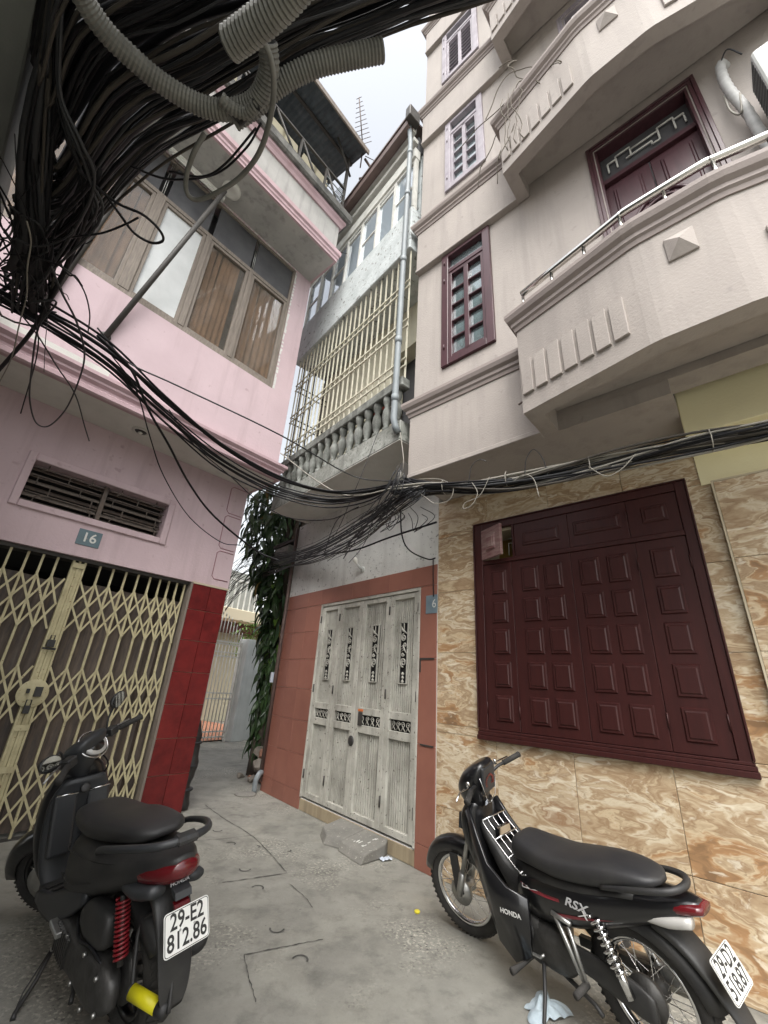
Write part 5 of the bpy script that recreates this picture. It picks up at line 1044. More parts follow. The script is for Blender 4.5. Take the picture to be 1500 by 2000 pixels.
# --- fan of wires from the tower corner down to the climbing plant
for i in range(30):
    y0 = rr.uniform(-18, 22); sp_ = rr.uniform(-28, 30); pts = [fR(.3 + rr.uniform(-.1, .2), .8, 3.33 + rr.uniform(-.08, .05)), onD(795 + rr.uniform(-15, 15), 965 + y0 + 8, .82), onD(705, 1030 + y0 * .8 + sp_ * .6, .5), onD(615, 1078 + y0 * .5 + sp_ * .5, .3), onD(540, 1098 + sp_ * .7, .1), onD(480, 1115 + sp_ * 1.1 + rr.uniform(-10, 10), -.1), onD(440, 1150 + sp_ * 1.3 + rr.uniform(-20, 20), -.3)]
    cable(pts, rr.uniform(.003, .008), rr.choice(['cable', 'cable', 'cable2', 'cable2', 'cable_b']), 'thin dark wire running from the tower corner to the climbing plant', 'wires over the folding door')
for i in range(12):
    x0 = rr.uniform(770, 800); cable([onD(x0, 925 + rr.uniform(-20, 5), .86), onD(x0 - rr.uniform(15, 40), 975, .84), onD(x0 - rr.uniform(60, 110), rr.uniform(1010, 1060), .6), onD(rr.uniform(600, 690), rr.uniform(1060, 1100), .4)], rr.uniform(.003, .006), 'cable2', 'thin wire fanning down from the tower corner', 'fanned wires')
for i in range(16):
    x, y = rr.uniform(440, 520), rr.uniform(1080, 1180); pts = []
    for k in range(5): pts.append(onD(x, y, -.15 + rr.uniform(-.1, .1))); x += rr.uniform(5, 30); y += rr.uniform(-30, 14)
    cable(pts, .004, 'cable2', 'tangled thin wire in front of the climbing plant', 'tangled wires by the plant', 5)
cable([onD(782, 990, .5), onD(785, 1045, .4), onD(800, 1075, .3), onD(835, 1092, .05), onD(850, 1090, .03)], .008, 'cable', 'black cable drooping from the tower corner to the marble edge', None)
cable([onD(846, 1092, .03), onD(846, 1130, .025), onD(847, 1165, .025)], .006, 'cable', 'short black lead down to the blue number plate', None)
cable([onD(852, 1020, .5), onD(760, 1050, .4), onD(690, 1075, .35), onD(620, 1085, .3), onD(560, 1100, .2)], .012, 'cable', 'straight thick black cable under the wire fan', None)
cable([onD(740, 840, .76), onD(715, 905, .80), onD(690, 965, .8), onD(650, 1050, .45), onD(600, 1085, .3)], .004, 'cable2', 'taut thin wire dropping from the balustrade to the wire fan', None)
cable([onD(782, 845, .80), onD(788, 900, .85), J], .005, 'cable_w', 'taut pale wire from the downpipe to the tower corner', None)
for i in range(6):
    x = rr.uniform(755, 830); cable([onD(x, 985 + rr.uniform(0, 20), .6), onD(x + rr.uniform(-15, 15), 1015, .6), onD(x + rr.uniform(-30, 20), 1030 + rr.uniform(-10, 10), .6), onD(x + rr.uniform(-5, 30), 1010, .6), onD(x + rr.uniform(-10, 10), 990, .6)], .004, 'cable', 'small black wire curl below the tower corner', 'wire curls')
ib = thing('wire_bracket', 'dark bracket with pale insulator holding wires at the tower corner', 'bracket', fR(.05, .715, 3.52), A_R)
MB(S).box(-.03, .03, -.02, .05, -.02, .22).build('plate', M['dark_steel'], ib); MB(S).lathe([(.03, 0), (.04, .03), (.03, .06), (.04, .09), (.02, .11)], (-.0, .07, -.02), (0, 0, 1), 10).build('insulator', M['cable_w'], ib)
# thin line across the far sky
cable([fP(-.1, 1.2, 10.9), fD(2.4, .9, 9.9), fD(1.7, .76, 9.0)], .005, 'cable2', 'thin wire from the antenna roof to the glazed storey', None)
# ================================================================== motorbikes
def ring(x, cz, hy, hz, e=2.6, n=18, cy=0, tilt=0):
    o = []
    for k in range(n):
        a = 2 * pi * k / n; c, s = cos(a), sin(a); y = cy + hy * (abs(c) ** (2 / e)) * (1 if c >= 0 else -1); dz = hz * (abs(s) ** (2 / e)) * (1 if s >= 0 else -1)
        o.append((x + tilt * dz, y, cz + dz))
    return o
def zring(z, cx, hx, hy, e=2.6, n=18, cy=0, tilt=0):
    o = []
    for k in range(n):
        a = 2 * pi * k / n; c, s = cos(a), sin(a); x = hx * (abs(c) ** (2 / e)) * (1 if c >= 0 else -1); o.append((cx + x, cy + hy * (abs(s) ** (2 / e)) * (1 if s >= 0 else -1), z + tilt * x))
    return o
def spl(rows, k=3):                                             # smooth a table of ring parameters
    V_ = [Vector(r) for r in rows] if len(rows[0]) <= 4 else None
    P = [list(r) for r in rows]; P = [[2 * a - b for a, b in zip(P[0], P[1])]] + P + [[2 * a - b for a, b in zip(P[-1], P[-2])]]; o = []
    for i in range(1, len(P) - 2):
        for j in range(k):
            t = j / k; o.append([.5 * ((2 * b) + (c - a) * t + (2 * a - 5 * b + 4 * c - d) * t * t + (3 * b - a - 3 * c + d) * t ** 3) for a, b, c, d in zip(*P[i - 1:i + 3])])
    o.append(P[-2]); return o
class MX(MB):                                                   # builder whose points pass through a matrix first
    def __init__(s, m4=None): super().__init__(); s.m4 = m4
    def add(s, vs, fs, smooth=False):
        if s.m4 is not None: vs = [s.m4 @ Vector(v) for v in vs]
        return super().add(vs, fs, smooth)
def steer(piv, axis, ang): return Matrix.Translation(piv) @ Matrix.Rotation(ang, 4, axis) @ Matrix.Translation(-Vector(piv))
def arc_fender(mb, cx, cz, r, hw, a0, a1, depth, n=14, th=.004):
    rings = []
    for i in range(n + 1):
        a = a0 + (a1 - a0) * i / n; sec = []
        f = sin(pi * (i + 1.2) / (n + 2.4)) ** .35
        prof = [(-hw * f, -depth), (-hw * f * .95, -depth * .35), (-hw * f * .55, -.006), (0, .004), (hw * f * .55, -.006), (hw * f * .95, -depth * .35), (hw * f, -depth)]
        prof = prof + [(y * .93, d - th) for y, d in prof[::-1]]
        rings.append([(cx + (r + d) * cos(a), y, cz + (r + d) * sin(a)) for y, d in prof])
    mb.loft(rings); return mb
def wheel(parent, cx, r, tw, m4=None, spoked=True, hub_r=.05, dull=False):
    nn = 40; t = MX(m4); rings = []
    for i in range(nn):
        a = 2 * pi * i / nn; rings.append([(cx + (r - tw + tw * 1.0 * sin(b)) * cos(a), tw * .92 * cos(b), r + (r - tw + tw * sin(b)) * sin(a)) for b in [2 * pi * k / 12 for k in range(12)]])
    t.loft(rings, closed=True); tyre_r = r - 2 * tw
    wh = t.build('wheel', M['rubber'], parent)
    tr = MX(m4)                                                 # tread blocks
    for i in range(56):
        a = 2 * pi * i / 56
        for sy_ in (-1, 1):
            c = Vector((cx + (r - .003) * cos(a + sy_ * .03), sy_ * tw * .38, r + (r - .003) * sin(a + sy_ * .03))); tg = Vector((-sin(a), 0, cos(a))); rd = Vector((cos(a), 0, sin(a)))
            tr.obox(c, tg * .007 + Vector((0, sy_ * .004, 0)), Vector((0, tw * .30, 0)) - rd * .006 * 1, rd * .004)
    tr.build('tread', M['rubber'], wh)
    rm = MX(m4); rings = []
    for i in range(nn):
        a = 2 * pi * i / nn; rings.append([(cx + q * cos(a), y, r + q * sin(a)) for q, y in ((tyre_r + .012, -tw * .6), (tyre_r + .012, tw * .6), (tyre_r - .004, tw * .55), (tyre_r - .014, tw * .2), (tyre_r - .014, -tw * .2), (tyre_r - .004, -tw * .55))])
    rm.loft(rings, closed=True); rm.build('rim', M['chrome'] if spoked else M['black_paint'], wh)
    hb = MX(m4).lathe([(.018, -.075), (hub_r, -.06), (hub_r * .8, -.03), (hub_r * .7, .0), (hub_r * 1.4, .03), (hub_r * 1.45, .055), (.03, .06), (.016, .085)], (cx, 0, r), (0, 1, 0), 20); hb.build('hub', M['alu'] if spoked and not dull else M['engine'], wh)
    sp = MX(m4)
    if spoked:
        for i in range(32):
            a = 2 * pi * i / 32; s_ = 1 if i % 2 else -1; a2 = a + (.5 if i % 4 < 2 else -.5)
            sp.tube([(cx + hub_r * cos(a2), s_ * .035, r + hub_r * sin(a2)), (cx + (tyre_r - .008) * cos(a), s_ * .006, r + (tyre_r - .008) * sin(a))], .0022, 4, cap=False)
        sp.build('spokes', M['chrome'], wh)
    else:
        for i in range(5):
            a = 2 * pi * i / 5 + .3; d = Vector((cos(a), 0, sin(a))); p = Vector((-sin(a), 0, cos(a))); c = Vector((cx, 0, r))
            for q in (-.022, .022): sp.obox(c + d * (hub_r + tyre_r - .01) / 2 + p * q, d * (tyre_r - hub_r) / 2 * 1.02, p * .008, Vector((0, .014, 0)))
        sp.build('spokes', M['black_paint'], wh, .004)
    return wh
def plate(parent, loc, rot, l1, l2, w_=.19, h_=.14, bright='plate_white'):
    def rr_(w2, h2, r): return [(sx * (w2 - r) + r * cos(a), sz * (h2 - r) + r * sin(a)) for sx, sz, a0 in ((1, 1, 0), (-1, 1, pi / 2), (-1, -1, pi), (1, -1, 1.5 * pi)) for a in [a0 + pi / 2 * k / 5 for k in range(6)]]
    p = link('number_plate', MB().prism(rr_(w_ / 2, h_ / 2, .014), lambda q: (q[0], -.002, q[1]), lambda q: (q[0], .002, q[1])).mesh('number_plate', M[bright]), parent, loc, rot)
    MB().prism(rr_(w_ / 2 - .003, h_ / 2 - .003, .012), lambda q: (q[0], -.0026, q[1]), lambda q: (q[0], -.0021, q[1])).build('plate_border', M['plate_black'], p)
    MB().prism(rr_(w_ / 2 - .0055, h_ / 2 - .0055, .010), lambda q: (q[0], -.0032, q[1]), lambda q: (q[0], -.0027, q[1])).build('plate_face', M[bright], p)
    for bx in (-.03, .03): MB().lathe([(.005, 0), (.004, .002)], (bx, -.0033, 0), (0, -1, 0), 8).build('plate_bolt', M['alu'], p)
    for tx, z in ((l1, h_ * .235), (l2, -h_ * .22)): link('plate_text', text_mesh(tx, h_ * .55, M['plate_black'], .0004, bold=.0013, sx=.80), p, (0, -.0038, z), (pi / 2, 0, 0))
    return p
def spring(mb, a, b, r, turns, wr):
    a, b = Vector(a), Vector(b); ax = (b - a).normalized(); e1 = Vector((0, 1, 0)); e1 = (e1 - ax * e1.dot(ax)).normalized(); e2 = ax.cross(e1); n = turns * 12
    mb.tube([a.lerp(b, i / n) + (cos(2 * pi * i / 12) * e1 + sin(2 * pi * i / 12) * e2) * r for i in range(n + 1)], wr, 6)

# ---------------------------------------------------------------- black underbone motorbike by the marble wall
def underbone():
    B = thing('motorbike', 'black underbone motorbike with HONDA lettering leaning by the marble wall', 'motorbike', (.77, 3.62, 0), 0, None, (radians(-11), 0, radians(123)), (.98, .98, .98))
    tl = steer(Vector((-.28, 0, .85)), Vector((-.45, 0, 1)).normalized(), radians(14))
    wheel(B, 0, .28, .037, tl, True, .055); wheel(B, -1.225, .285, .043, None, True, .06, dull=True)
    fk = MX(tl)
    for y in (-.075, .075): fk.tube([(0, y, .28), (-.06, y, .42)], .024, 10).tube([(-.05, y, .40), (-.22, y * .8, .80)], .016, 10)
    fk.build('fork', M['alu'], B)
    arc_fender(MX(tl), 0, .28, .325, .058, radians(15), radians(158), .075).build('front_fender', M['black_paint'], B)
    MX(tl).box(-.03, .03, -.072, -.058, .28, .52).box(-.03, .03, .058, .072, .28, .52).build('fender_stay', M['black_plastic'], B)
    # front cowl
    MB().loft([zring(*q) for q in spl([(.36, -.40, .03, .085), (.46, -.33, .05, .115), (.58, -.27, .065, .135), (.70, -.235, .075, .145), (.80, -.235, .075, .14), (.88, -.26, .055, .10)])]).build('front_cowl', M['black_paint'], B)
    MB().prism([(.015, .71), (-.01, .80), (.09, .80), (.12, .72)], lambda p: (-.165 + (p[1] - .75) * .1 + .002, p[0] - .01 + .03, p[1]), lambda p: (-.20, p[0] + .02, p[1])).build('front_indicator', M['grey_plastic'], B)
    # leg shield wings: thin curved plates
    out = [(-.19, .80), (-.29, .86), (-.36, .74), (-.45, .62), (-.58, .545), (-.70, .52), (-.69, .38), (-.67, .25), (-.58, .20), (-.49, .27), (-.38, .42), (-.28, .58), (-.21, .70)]
    for sy_ in (1, -1):
        yy = lambda x: sy_ * (.115 + .11 * min(1, max(0, (-.2 - x) / .3)) - .05 * max(0, (-.5 - x) / .2))
        b = MB(); n = len(out); top = [(x, yy(x), z) for x, z in out]; c = Vector((-.47, yy(-.47) + sy_ * .012, .47)); bot = [(x, yy(x) - sy_ * .02, z) for x, z in out]; c2 = c - Vector((0, sy_ * .025, 0))
        b.add(top + [tuple(c)] + bot + [tuple(c2)], [(i, (i + 1) % n, n) for i in range(n)] + [(n + 1 + i, 2 * n + 1, n + 1 + (i + 1) % n) for i in range(n)] + [(i, n + 1 + i, n + 1 + (i + 1) % n, (i + 1) % n) for i in range(n)], True); b.build('leg_shield', M['black_paint'], B)
    MB().loft([ring(*q) for q in spl([(-.30, .74, .07, .05), (-.40, .62, .085, .075), (-.52, .50, .09, .085), (-.66, .47, .10, .10), (-.8, .50, .10, .12)])]).build('centre_tunnel', M['black_plastic'], B)
    # wire rack
    wr = MB()
    for y in (-.10, -.05, 0, .05, .10): wr.tube(catmull([(-.36, y, .80), (-.39, y, .76), (-.60, y, .60), (-.66, y, .595)], 3), .0045, 6)
    for x, z in ((-.37, .80), (-.45, .714), (-.54, .645), (-.62, .595)): wr.tube([(x, -.11, z), (x, .11, z)], .005, 6)
    wr.box(-.45, -.42, -.055, .055, .70, .76).box(-.63, -.59, -.04, .04, .59, .625)
    wr.build('wire_rack', M['chrome'], B)
    MB().box(-.365, -.355, .05, .062, .60, .68).box(-.40, -.36, .052, .06, .60, .61).build('bag_hook', M['chrome'], B)
    # handlebar cowl, meter, grips
    MX(tl).loft([zring(*q) for q in spl([(.83, -.25, .05, .06), (.90, -.245, .09, .095), (.98, -.255, .10, .125), (1.06, -.295, .085, .125), (1.11, -.34, .05, .09), (1.13, -.36, .012, .045)])]).build('handlebar_cowl', M['black_paint'], B)
    MX(tl).lathe([(.055, 0), (.048, .012), (.015, .016)], (-.172, 0, .92), (1, 0, -.12), 18).build('headlight', M['lens_clear'], B)
    mr = MX(tl).obox((-.368, 0, 1.02), (.012, 0, .004), (0, .08, 0), (-.012, 0, .082)).build('instrument_panel', M['grey_plastic'], B, .012, seg=2)
    md = MX(tl)
    for i in range(13): a = -.6 + i * .36; md.obox((-.3805 - .03 * .32 * sin(a), .042 * cos(a) + .01, 1.005 + .038 * sin(a)), (.001, 0, 0), (0, .003 + .005 * abs(cos(a)), 0), (0, 0, .003 + .004 * abs(sin(a))))
    md.obox((-.381, -.04, 1.0), (.001, 0, 0), (0, .008, 0), (0, 0, .022)); md.build('dial_marks', M['lens_red'], mr)
    MX(tl).tube([(-.352, -.085, 1.06), (-.372, -.09, 1.0), (-.365, -.055, .90), (-.345, 0, .86)], .003, 5).tube([(-.352, .085, 1.06), (-.372, .09, 1.0), (-.365, .055, .90), (-.345, 0, .86)], .003, 5).build('chrome_trim', M['chrome'], mr)
    MX(tl).obox((-.352, .05, .885), (.002, 0, .001), (0, .015, 0), (-.004, 0, .012)).build('sticker', M['wrapper'], mr)
    for sy_ in (1, -1):
        MX(tl).tube([(-.32, sy_ * .10, 1.0), (-.35, sy_ * .20, 1.02), (-.42, sy_ * .36, 1.035)], .011, 8).build('handlebar', M['black_plastic'], B)
        MX(tl).tube([(-.37, sy_ * .235, 1.025), (-.425, sy_ * .36, 1.036), (-.43, sy_ * .375, 1.037)], [.018, .018, .021], 10).build('grip', M['rubber'], B)
        MX(tl).tube([(-.32, sy_ * .17, 1.02), (-.29, sy_ * .24, 1.015), (-.34, sy_ * .36, 1.02)], .006, 6).build('lever', M['chrome'], B)
        MX(tl).lathe([(.012, 0), (.012, .03), (.004, .034)], (-.33, sy_ * .19, 1.03), (0, 0, 1), 8).build('mirror_boss', M['chrome'], B)
    # body and seat
    body = MB().loft([ring(*q) for q in spl([(-.52, .47, .07, .07), (-.64, .495, .12, .115), (-.82, .535, .148, .13), (-1.02, .585, .153, .12), (-1.2, .64, .144, .095), (-1.36, .685, .115, .065), (-1.48, .72, .075, .04), (-1.55, .737, .03, .018)])]).build('side_cover', M['black_paint'], B)
    MB().loft([ring(q[0], q[1], q[2], q[3], 3.0) for q in spl([(-.555, .69, .07, .04), (-.60, .71, .11, .068), (-.72, .71, .135, .06), (-.88, .71, .155, .056), (-1.02, .73, .155, .06), (-1.16, .755, .145, .058), (-1.28, .775, .125, .045), (-1.37, .785, .09, .026), (-1.41, .785, .03, .01)])]).build('seat', M['seat'], B)
    MB().loft([ring(q[0], q[1], q[2], q[3]) for q in spl([(-.57, .60, .075, .05), (-.8, .625, .128, .05), (-1.05, .66, .14, .04), (-1.3, .72, .12, .03)])]).build('seat_base', M['black_plastic'], B)
    gr = MB(); pts = catmull([(-1.16, .138, .72), (-1.27, .138, .75), (-1.38, .125, .775), (-1.47, .08, .79), (-1.50, 0, .795), (-1.47, -.08, .79), (-1.38, -.125, .775), (-1.27, -.138, .75), (-1.16, -.138, .72)], 4)
    gr.tube(pts, [.011 + .005 * sin(pi * i / (len(pts) - 1)) for i in range(len(pts))], 8); gr.build('grab_rail', M['black_plastic'], B)
    MB().loft([ring(q[0], q[1], q[2], q[3]) for q in spl([(-1.40, .71, .085, .03), (-1.49, .722, .078, .028), (-1.565, .732, .05, .018)])]).build('tail_lamp', M['lens_red'], B)
    MB().loft([ring(q[0], q[1], q[2], q[3], cy=.06) for q in spl([(-1.32, .65, .05, .02), (-1.43, .664, .045, .026), (-1.52, .685, .026, .02)])]).build('rear_indicator', M['lens_clear'], B)
    MB().loft([ring(q[0], q[1], q[2], q[3], cy=-.06) for q in spl([(-1.32, .65, .05, .02), (-1.43, .664, .045, .026), (-1.52, .685, .026, .02)])]).build('rear_indicator', M['lens_clear'], B)
    # stickers follow the side cover's surface
    TB = [(-.52, .47, .07, .07), (-.64, .495, .12, .115), (-.82, .535, .148, .13), (-1.02, .585, .153, .12), (-1.2, .64, .144, .095), (-1.36, .685, .115, .065)]
    def side_y(x, z):
        for p, q in zip(TB, TB[1:]):
            if q[0] <= x <= p[0]:
                t = (x - p[0]) / (q[0] - p[0]); cz, hy, hz = [p[k] + (q[k] - p[k]) * t for k in (1, 2, 3)]; d = min(.95, abs(z - cz) / hz); return hy * (1 - d ** 2.6) ** (1 / 2.6)
        return .15
    for poly, mt_ in (([(-.60, .548), (-.72, .562), (-.90, .585), (-.905, .572), (-.72, .545)], 'sticker_red'), ([(-.625, .535), (-.62, .551), (-.76, .566), (-.69, .548)], 'sticker_white'), ([(-.84, .505), (-1.05, .56), (-1.2, .60), (-1.05, .548), (-.86, .49)], 'sticker_red')):
        b = MB(); n = len(poly); fine = []
        for i in range(n):
            for j in range(4): t = j / 4; fine.append((poly[i][0] * (1 - t) + poly[(i + 1) % n][0] * t, poly[i][1] * (1 - t) + poly[(i + 1) % n][1] * t))
        c = (sum(p[0] for p in poly) / n, sum(p[1] for p in poly) / n); m_ = len(fine)
        b.add([(x, side_y(x, z) + .002, z) for x, z in fine] + [(c[0], side_y(*c) + .002, c[1])], [(i, (i + 1) % m_, m_) for i in range(m_)]); b.build('side_stripe', M[mt_], body)
    link('lettering', text_mesh('HONDA', .034, M['sticker_white'], .0005, bold=.0006), B, (-.60, .2165, .435), (radians(90), 0, radians(180 + 13)))
    link('lettering', text_mesh('RSX', .055, M['sticker_silver'], .0005, shear=.4, bold=.0012, sx=1.25), B, (-1.0, .1575, .597), (radians(90), 0, radians(181)), )
    link('lettering', text_mesh('X', .05, M['sticker_white'], .0005, shear=.5, sx=1.6), B, (-1.035, .157, .570), (radians(90), 0, radians(181)))
    # engine and running gear
    eg = MB().lathe([(.03, -.12), (.10, -.11), (.115, -.05), (.115, .06), (.105, .11), (.09, .125), (.02, .13)], (-.66, 0, .30), (0, 1, 0), 24).lathe([(.065, 0), (.072, .05), (.072, .15), (.06, .20)], (-.55, 0, .33), (.97, 0, .22), 14)
    for i in range(7): eg.lathe([(.085, 0), (.085, .006)], (-.52 + i * .018, 0, .337 + i * .004), (.97, 0, .22), 14)
    eg.loft([ring(q[0], q[1], q[2], q[3], cy=.09) for q in spl([(-.60, .30, .03, .06), (-.70, .30, .045, .10), (-.84, .30, .045, .095), (-.92, .31, .03, .05)])]); eg.build('engine', M['engine'], B)
    MB().lathe([(.05, 0), (.05, .012), (.035, .018)], (-.63, .128, .35), (0, 1, 0), 16).build('engine_cover', M['black_plastic'], B)
    MB().tube([(-.42, -.05, .36), (-.45, -.06, .22), (-.6, -.12, .16), (-.9, -.14, .20), (-1.0, -.15, .26)], .018, 8).lathe([(.03, 0), (.05, .06), (.055, .40), (.03, .44)], (-1.0, -.15, .26), (-1, 0, .12), 14).build('exhaust', M['alu'], B)
    sa = MB()
    for y in (-.085, .085): sa.obox((-1.03, y, .305), (.215, 0, -.02), (0, .014, 0), (0, 0, .022))
    sa.build('swingarm', M['engine'], B)
    MB().loft([ring(q[0], q[1], q[2], q[3], cy=.10) for q in spl([(-.86, .33, .018, .05), (-1.0, .325, .018, .055), (-1.2, .30, .018, .065), (-1.29, .285, .015, .05)])]).build('chain_case', M['black_plastic'], B)
    for sy_ in (1, -1):
        a, b_ = Vector((-1.08, sy_ * .135, .60)), Vector((-1.20, sy_ * .135, .31)); q = MB().tube([a, b_], .012, 8).tube([a.lerp(b_, .62), b_], .020, 10); spring(q, a.lerp(b_, .05), a.lerp(b_, .72), .027, 8, .0075); q.build('shock_absorber', M['chrome'], B)
        fh = MB().tube([(-.86, sy_ * .15, .50), (-.98, sy_ * .16, .27)], .012, 6).tube([(-.93, sy_ * .15, .48), (-.99, sy_ * .16, .27)], .010, 6).tube([(-.84, sy_ * .15, .505), (-.95, sy_ * .15, .495)], .012, 6); fh.build('footrest_hanger', M['alu'], B)
        MB().tube([(-.985, sy_ * .15, .27), (-.99, sy_ * .26, .275)], .016, 8).build('rear_footpeg', M['rubber'], B)
        MB().tube([(-.63, sy_ * .06, .215), (-.63, sy_ * .20, .215), (-.63, sy_ * .30, .225)], [.010, .010, .018], 8).build('footpeg', M['rubber'], B)
    MB().tube([(-.50, .15, .285), (-.60, .16, .255), (-.72, .16, .265), (-.74, .15, .28)], .008, 6).lathe([(.014, -.02), (.014, .02)], (-.50, .165, .285), (0, 1, 0), 8).build('gear_lever', M['alu'], B)
    MB().tube([(-.70, .11, .24), (-.735, .19, .12), (-.77, .275, .05), (-.80, .29, .045)], [.011, .010, .010, .012], 8).build('side_stand', M['black_plastic'], B)
    MB().tube([(-.78, .10, .22), (-.98, .11, .17), (-1.02, .12, .15)], .011, 6).tube([(-.78, -.10, .22), (-.98, -.11, .17)], .011, 6).build('centre_stand', M['black_plastic'], B)
    arc_fender(MB(), -1.225, .285, .335, .075, radians(28), radians(165), .06).build('rear_fender', M['black_plastic'], B)
    MB().loft([ring(q[0], q[1], q[2], q[3], tilt=0) for q in spl([(-1.34, .62, .08, .03), (-1.43, .58, .075, .03), (-1.52, .50, .07, .03), (-1.59, .40, .06, .025), (-1.63, .33, .05, .02)])]).build('mudguard_tail', M['black_plastic'], B)
    plate(B, (-1.60, 0, .53), (radians(-28), 0, radians(-90)), '29-D2', '518.87')
    MB().box(-.36, -.34, .02, .035, .28, .3).build('reflector', M['lens_red'], B)
    MB().tube([(-1.30, .12, .10), (-1.33, .125, .15), (-1.31, .12, .2)], .008, 6).build('red_hook', M['red_paint'], B)
    return B
underbone()

# ---------------------------------------------------------------- dark scooter in front of the lattice gate
def scooter():
    B = thing('scooter', 'dark grey scooter parked before the lattice gate, yellow lock on its wheel', 'scooter', (-1.98, 3.47, 0), 0, None, (radians(-8), 0, radians(139)), (1.0, 1.0, 1.0))
    tl = steer(Vector((-.27, 0, .85)), Vector((-.48, 0, 1)).normalized(), radians(40)); RX = -1.33
    wheel(B, 0, .25, .042, tl, False, .06); wheel(B, RX, .255, .050, None, False, .07)
    fk = MX(tl)
    for y in (-.075, .075): fk.tube([(0, y, .25), (-.07, y, .42), (-.16, y * .8, .60)], .020, 8)
    fk.build('fork', M['black_plastic'], B)
    MX(tl).lathe([(.11, -.004), (.11, .004), (.07, .005)], (0, .072, .25), (0, 1, 0), 24).build('brake_disc', M['alu'], B)
    arc_fender(MX(tl), 0, .25, .31, .085, radians(5), radians(165), .10).build('front_fender', M['black_paint'], B)
    MB().loft([zring(*q) for q in spl([(.29, -.24, .035, .11), (.38, -.19, .07, .15), (.52, -.165, .085, .175), (.66, -.18, .09, .18), (.80, -.225, .075, .165), (.90, -.265, .055, .12), (.95, -.29, .035, .07)])]).build('front_apron', M['black_paint'], B)
    MB().loft([zring(*q) for q in spl([(.30, -.31, .03, .13), (.42, -.275, .035, .16), (.60, -.265, .035, .17), (.76, -.30, .035, .16), (.86, -.33, .03, .11)])]).build('inner_leg_shield', M['grey_plastic'], B)
    for sy_ in (1, -1):
        gb = MB().obox((-.325, sy_ * .088, .62), (.028, 0, -.006), (0, .06, 0), (.012, 0, .16)).build('glove_box', M['grey_plastic'], B, .015, seg=2)
        MB().tube([(-.345, sy_ * .03, .78), (-.345, sy_ * .145, .785)], .006, 6).build('box_trim', M['chrome'], gb)
    MB().lathe([(.028, 0), (.028, .012), (.018, .016)], (-.355, -.0, .80), (-1, 0, .3), 14).build('ignition_switch', M['black_plastic'], B)
    MB().loft([ring(q[0], q[1], q[2], q[3], 4) for q in spl([(-.26, .30, .13, .045), (-.40, .285, .165, .045), (-.58, .285, .165, .05), (-.72, .31, .14, .07)])]).build('floorboard', M['black_plastic'], B)
    body = MB().loft([ring(*q) for q in spl([(-.60, .44, .10, .15), (-.70, .49, .145, .20), (-.86, .545, .175, .185), (-1.05, .60, .185, .145), (-1.28, .655, .178, .105), (-1.48, .70, .145, .075), (-1.62, .735, .095, .045), (-1.70, .755, .04, .02)])]).build('side_cover', M['black_plastic'], B)
    MB().loft([ring(q[0], q[1], q[2], q[3], 3.0) for q in spl([(-.585, .70, .07, .03), (-.63, .735, .115, .05), (-.76, .745, .145, .05), (-.95, .75, .16, .052), (-1.12, .775, .155, .058), (-1.3, .80, .14, .05), (-1.44, .815, .115, .035), (-1.50, .82, .05, .012)])]).build('seat', M['seat'], B)
    gr = MB(); pts = catmull([(-1.18, .17, .715), (-1.30, .20, .765), (-1.5, .185, .81), (-1.64, .13, .83), (-1.69, .05, .835), (-1.69, -.05, .835), (-1.64, -.13, .83), (-1.5, -.185, .81), (-1.30, -.20, .765), (-1.18, -.17, .715)], 4)
    gr.tube(pts, [.012 + .005 * sin(pi * i / (len(pts) - 1)) for i in range(len(pts))], 8); gr.build('grab_rail', M['grey_plastic'], B)
    MB().obox((-1.69, 0, .838), (.025, 0, .008), (0, .05, 0), (0, 0, .016)).build('rail_end', M['black_plastic'], B, .01)
    tl_ = MB().loft([ring(q[0], q[1], q[2], q[3], 2.4) for q in spl([(-1.42, .70, .135, .05), (-1.55, .70, .125, .052), (-1.66, .715, .09, .045), (-1.71, .73, .05, .03)])]).build('tail_lamp', M['lens_red'], B)
    for sy_ in (1, -1): MB().loft([ring(q[0], q[1], q[2], q[3], 2.2, cy=sy_ * .085) for q in spl([(-1.40, .635, .055, .035), (-1.54, .64, .06, .035), (-1.65, .66, .035, .022)])]).build('rear_indicator', M['grey_plastic'], B)
    # handlebar
    MX(tl).loft([zring(*q) for q in spl([(.86, -.27, .045, .055), (.93, -.26, .085, .09), (1.0, -.28, .10, .125), (1.06, -.32, .085, .135), (1.10, -.36, .05, .11), (1.115, -.38, .015, .06)])]).build('handlebar_cowl', M['grey_plastic'], B)
    mt_ = MX(tl).loft([[(-.375 + .075 * c * .62 - .008 * 0, .085 * s, 1.045 + .075 * c * .78) for c, s in [(cos(2 * pi * k / 20), sin(2 * pi * k / 20)) for k in range(20)]], [(-.390 + .07 * c * .62, .08 * s, 1.052 + .07 * c * .78) for c, s in [(cos(2 * pi * k / 20), sin(2 * pi * k / 20)) for k in range(20)]]]).build('instrument_panel', M['lens_clear'], B)
    MX(tl).loft([[(-.374 + .055 * c * .62, .06 * s, 1.047 + .055 * c * .78) for c, s in [(cos(2 * pi * k / 20), sin(2 * pi * k / 20)) for k in range(20)]], [(-.393 + .05 * c * .62, .055 * s, 1.054 + .05 * c * .78) for c, s in [(cos(2 * pi * k / 20), sin(2 * pi * k / 20)) for k in range(20)]]]).build('dial', M['black_paint'], mt_)
    MX(tl).tube([(-.37 + .09 * c * .62, .10 * s, 1.048 + .09 * c * .78) for c, s in [(cos(2 * pi * k / 24), sin(2 * pi * k / 24)) for k in range(24)]], .006, 6, True).build('dial_rim', M['chrome'], mt_)
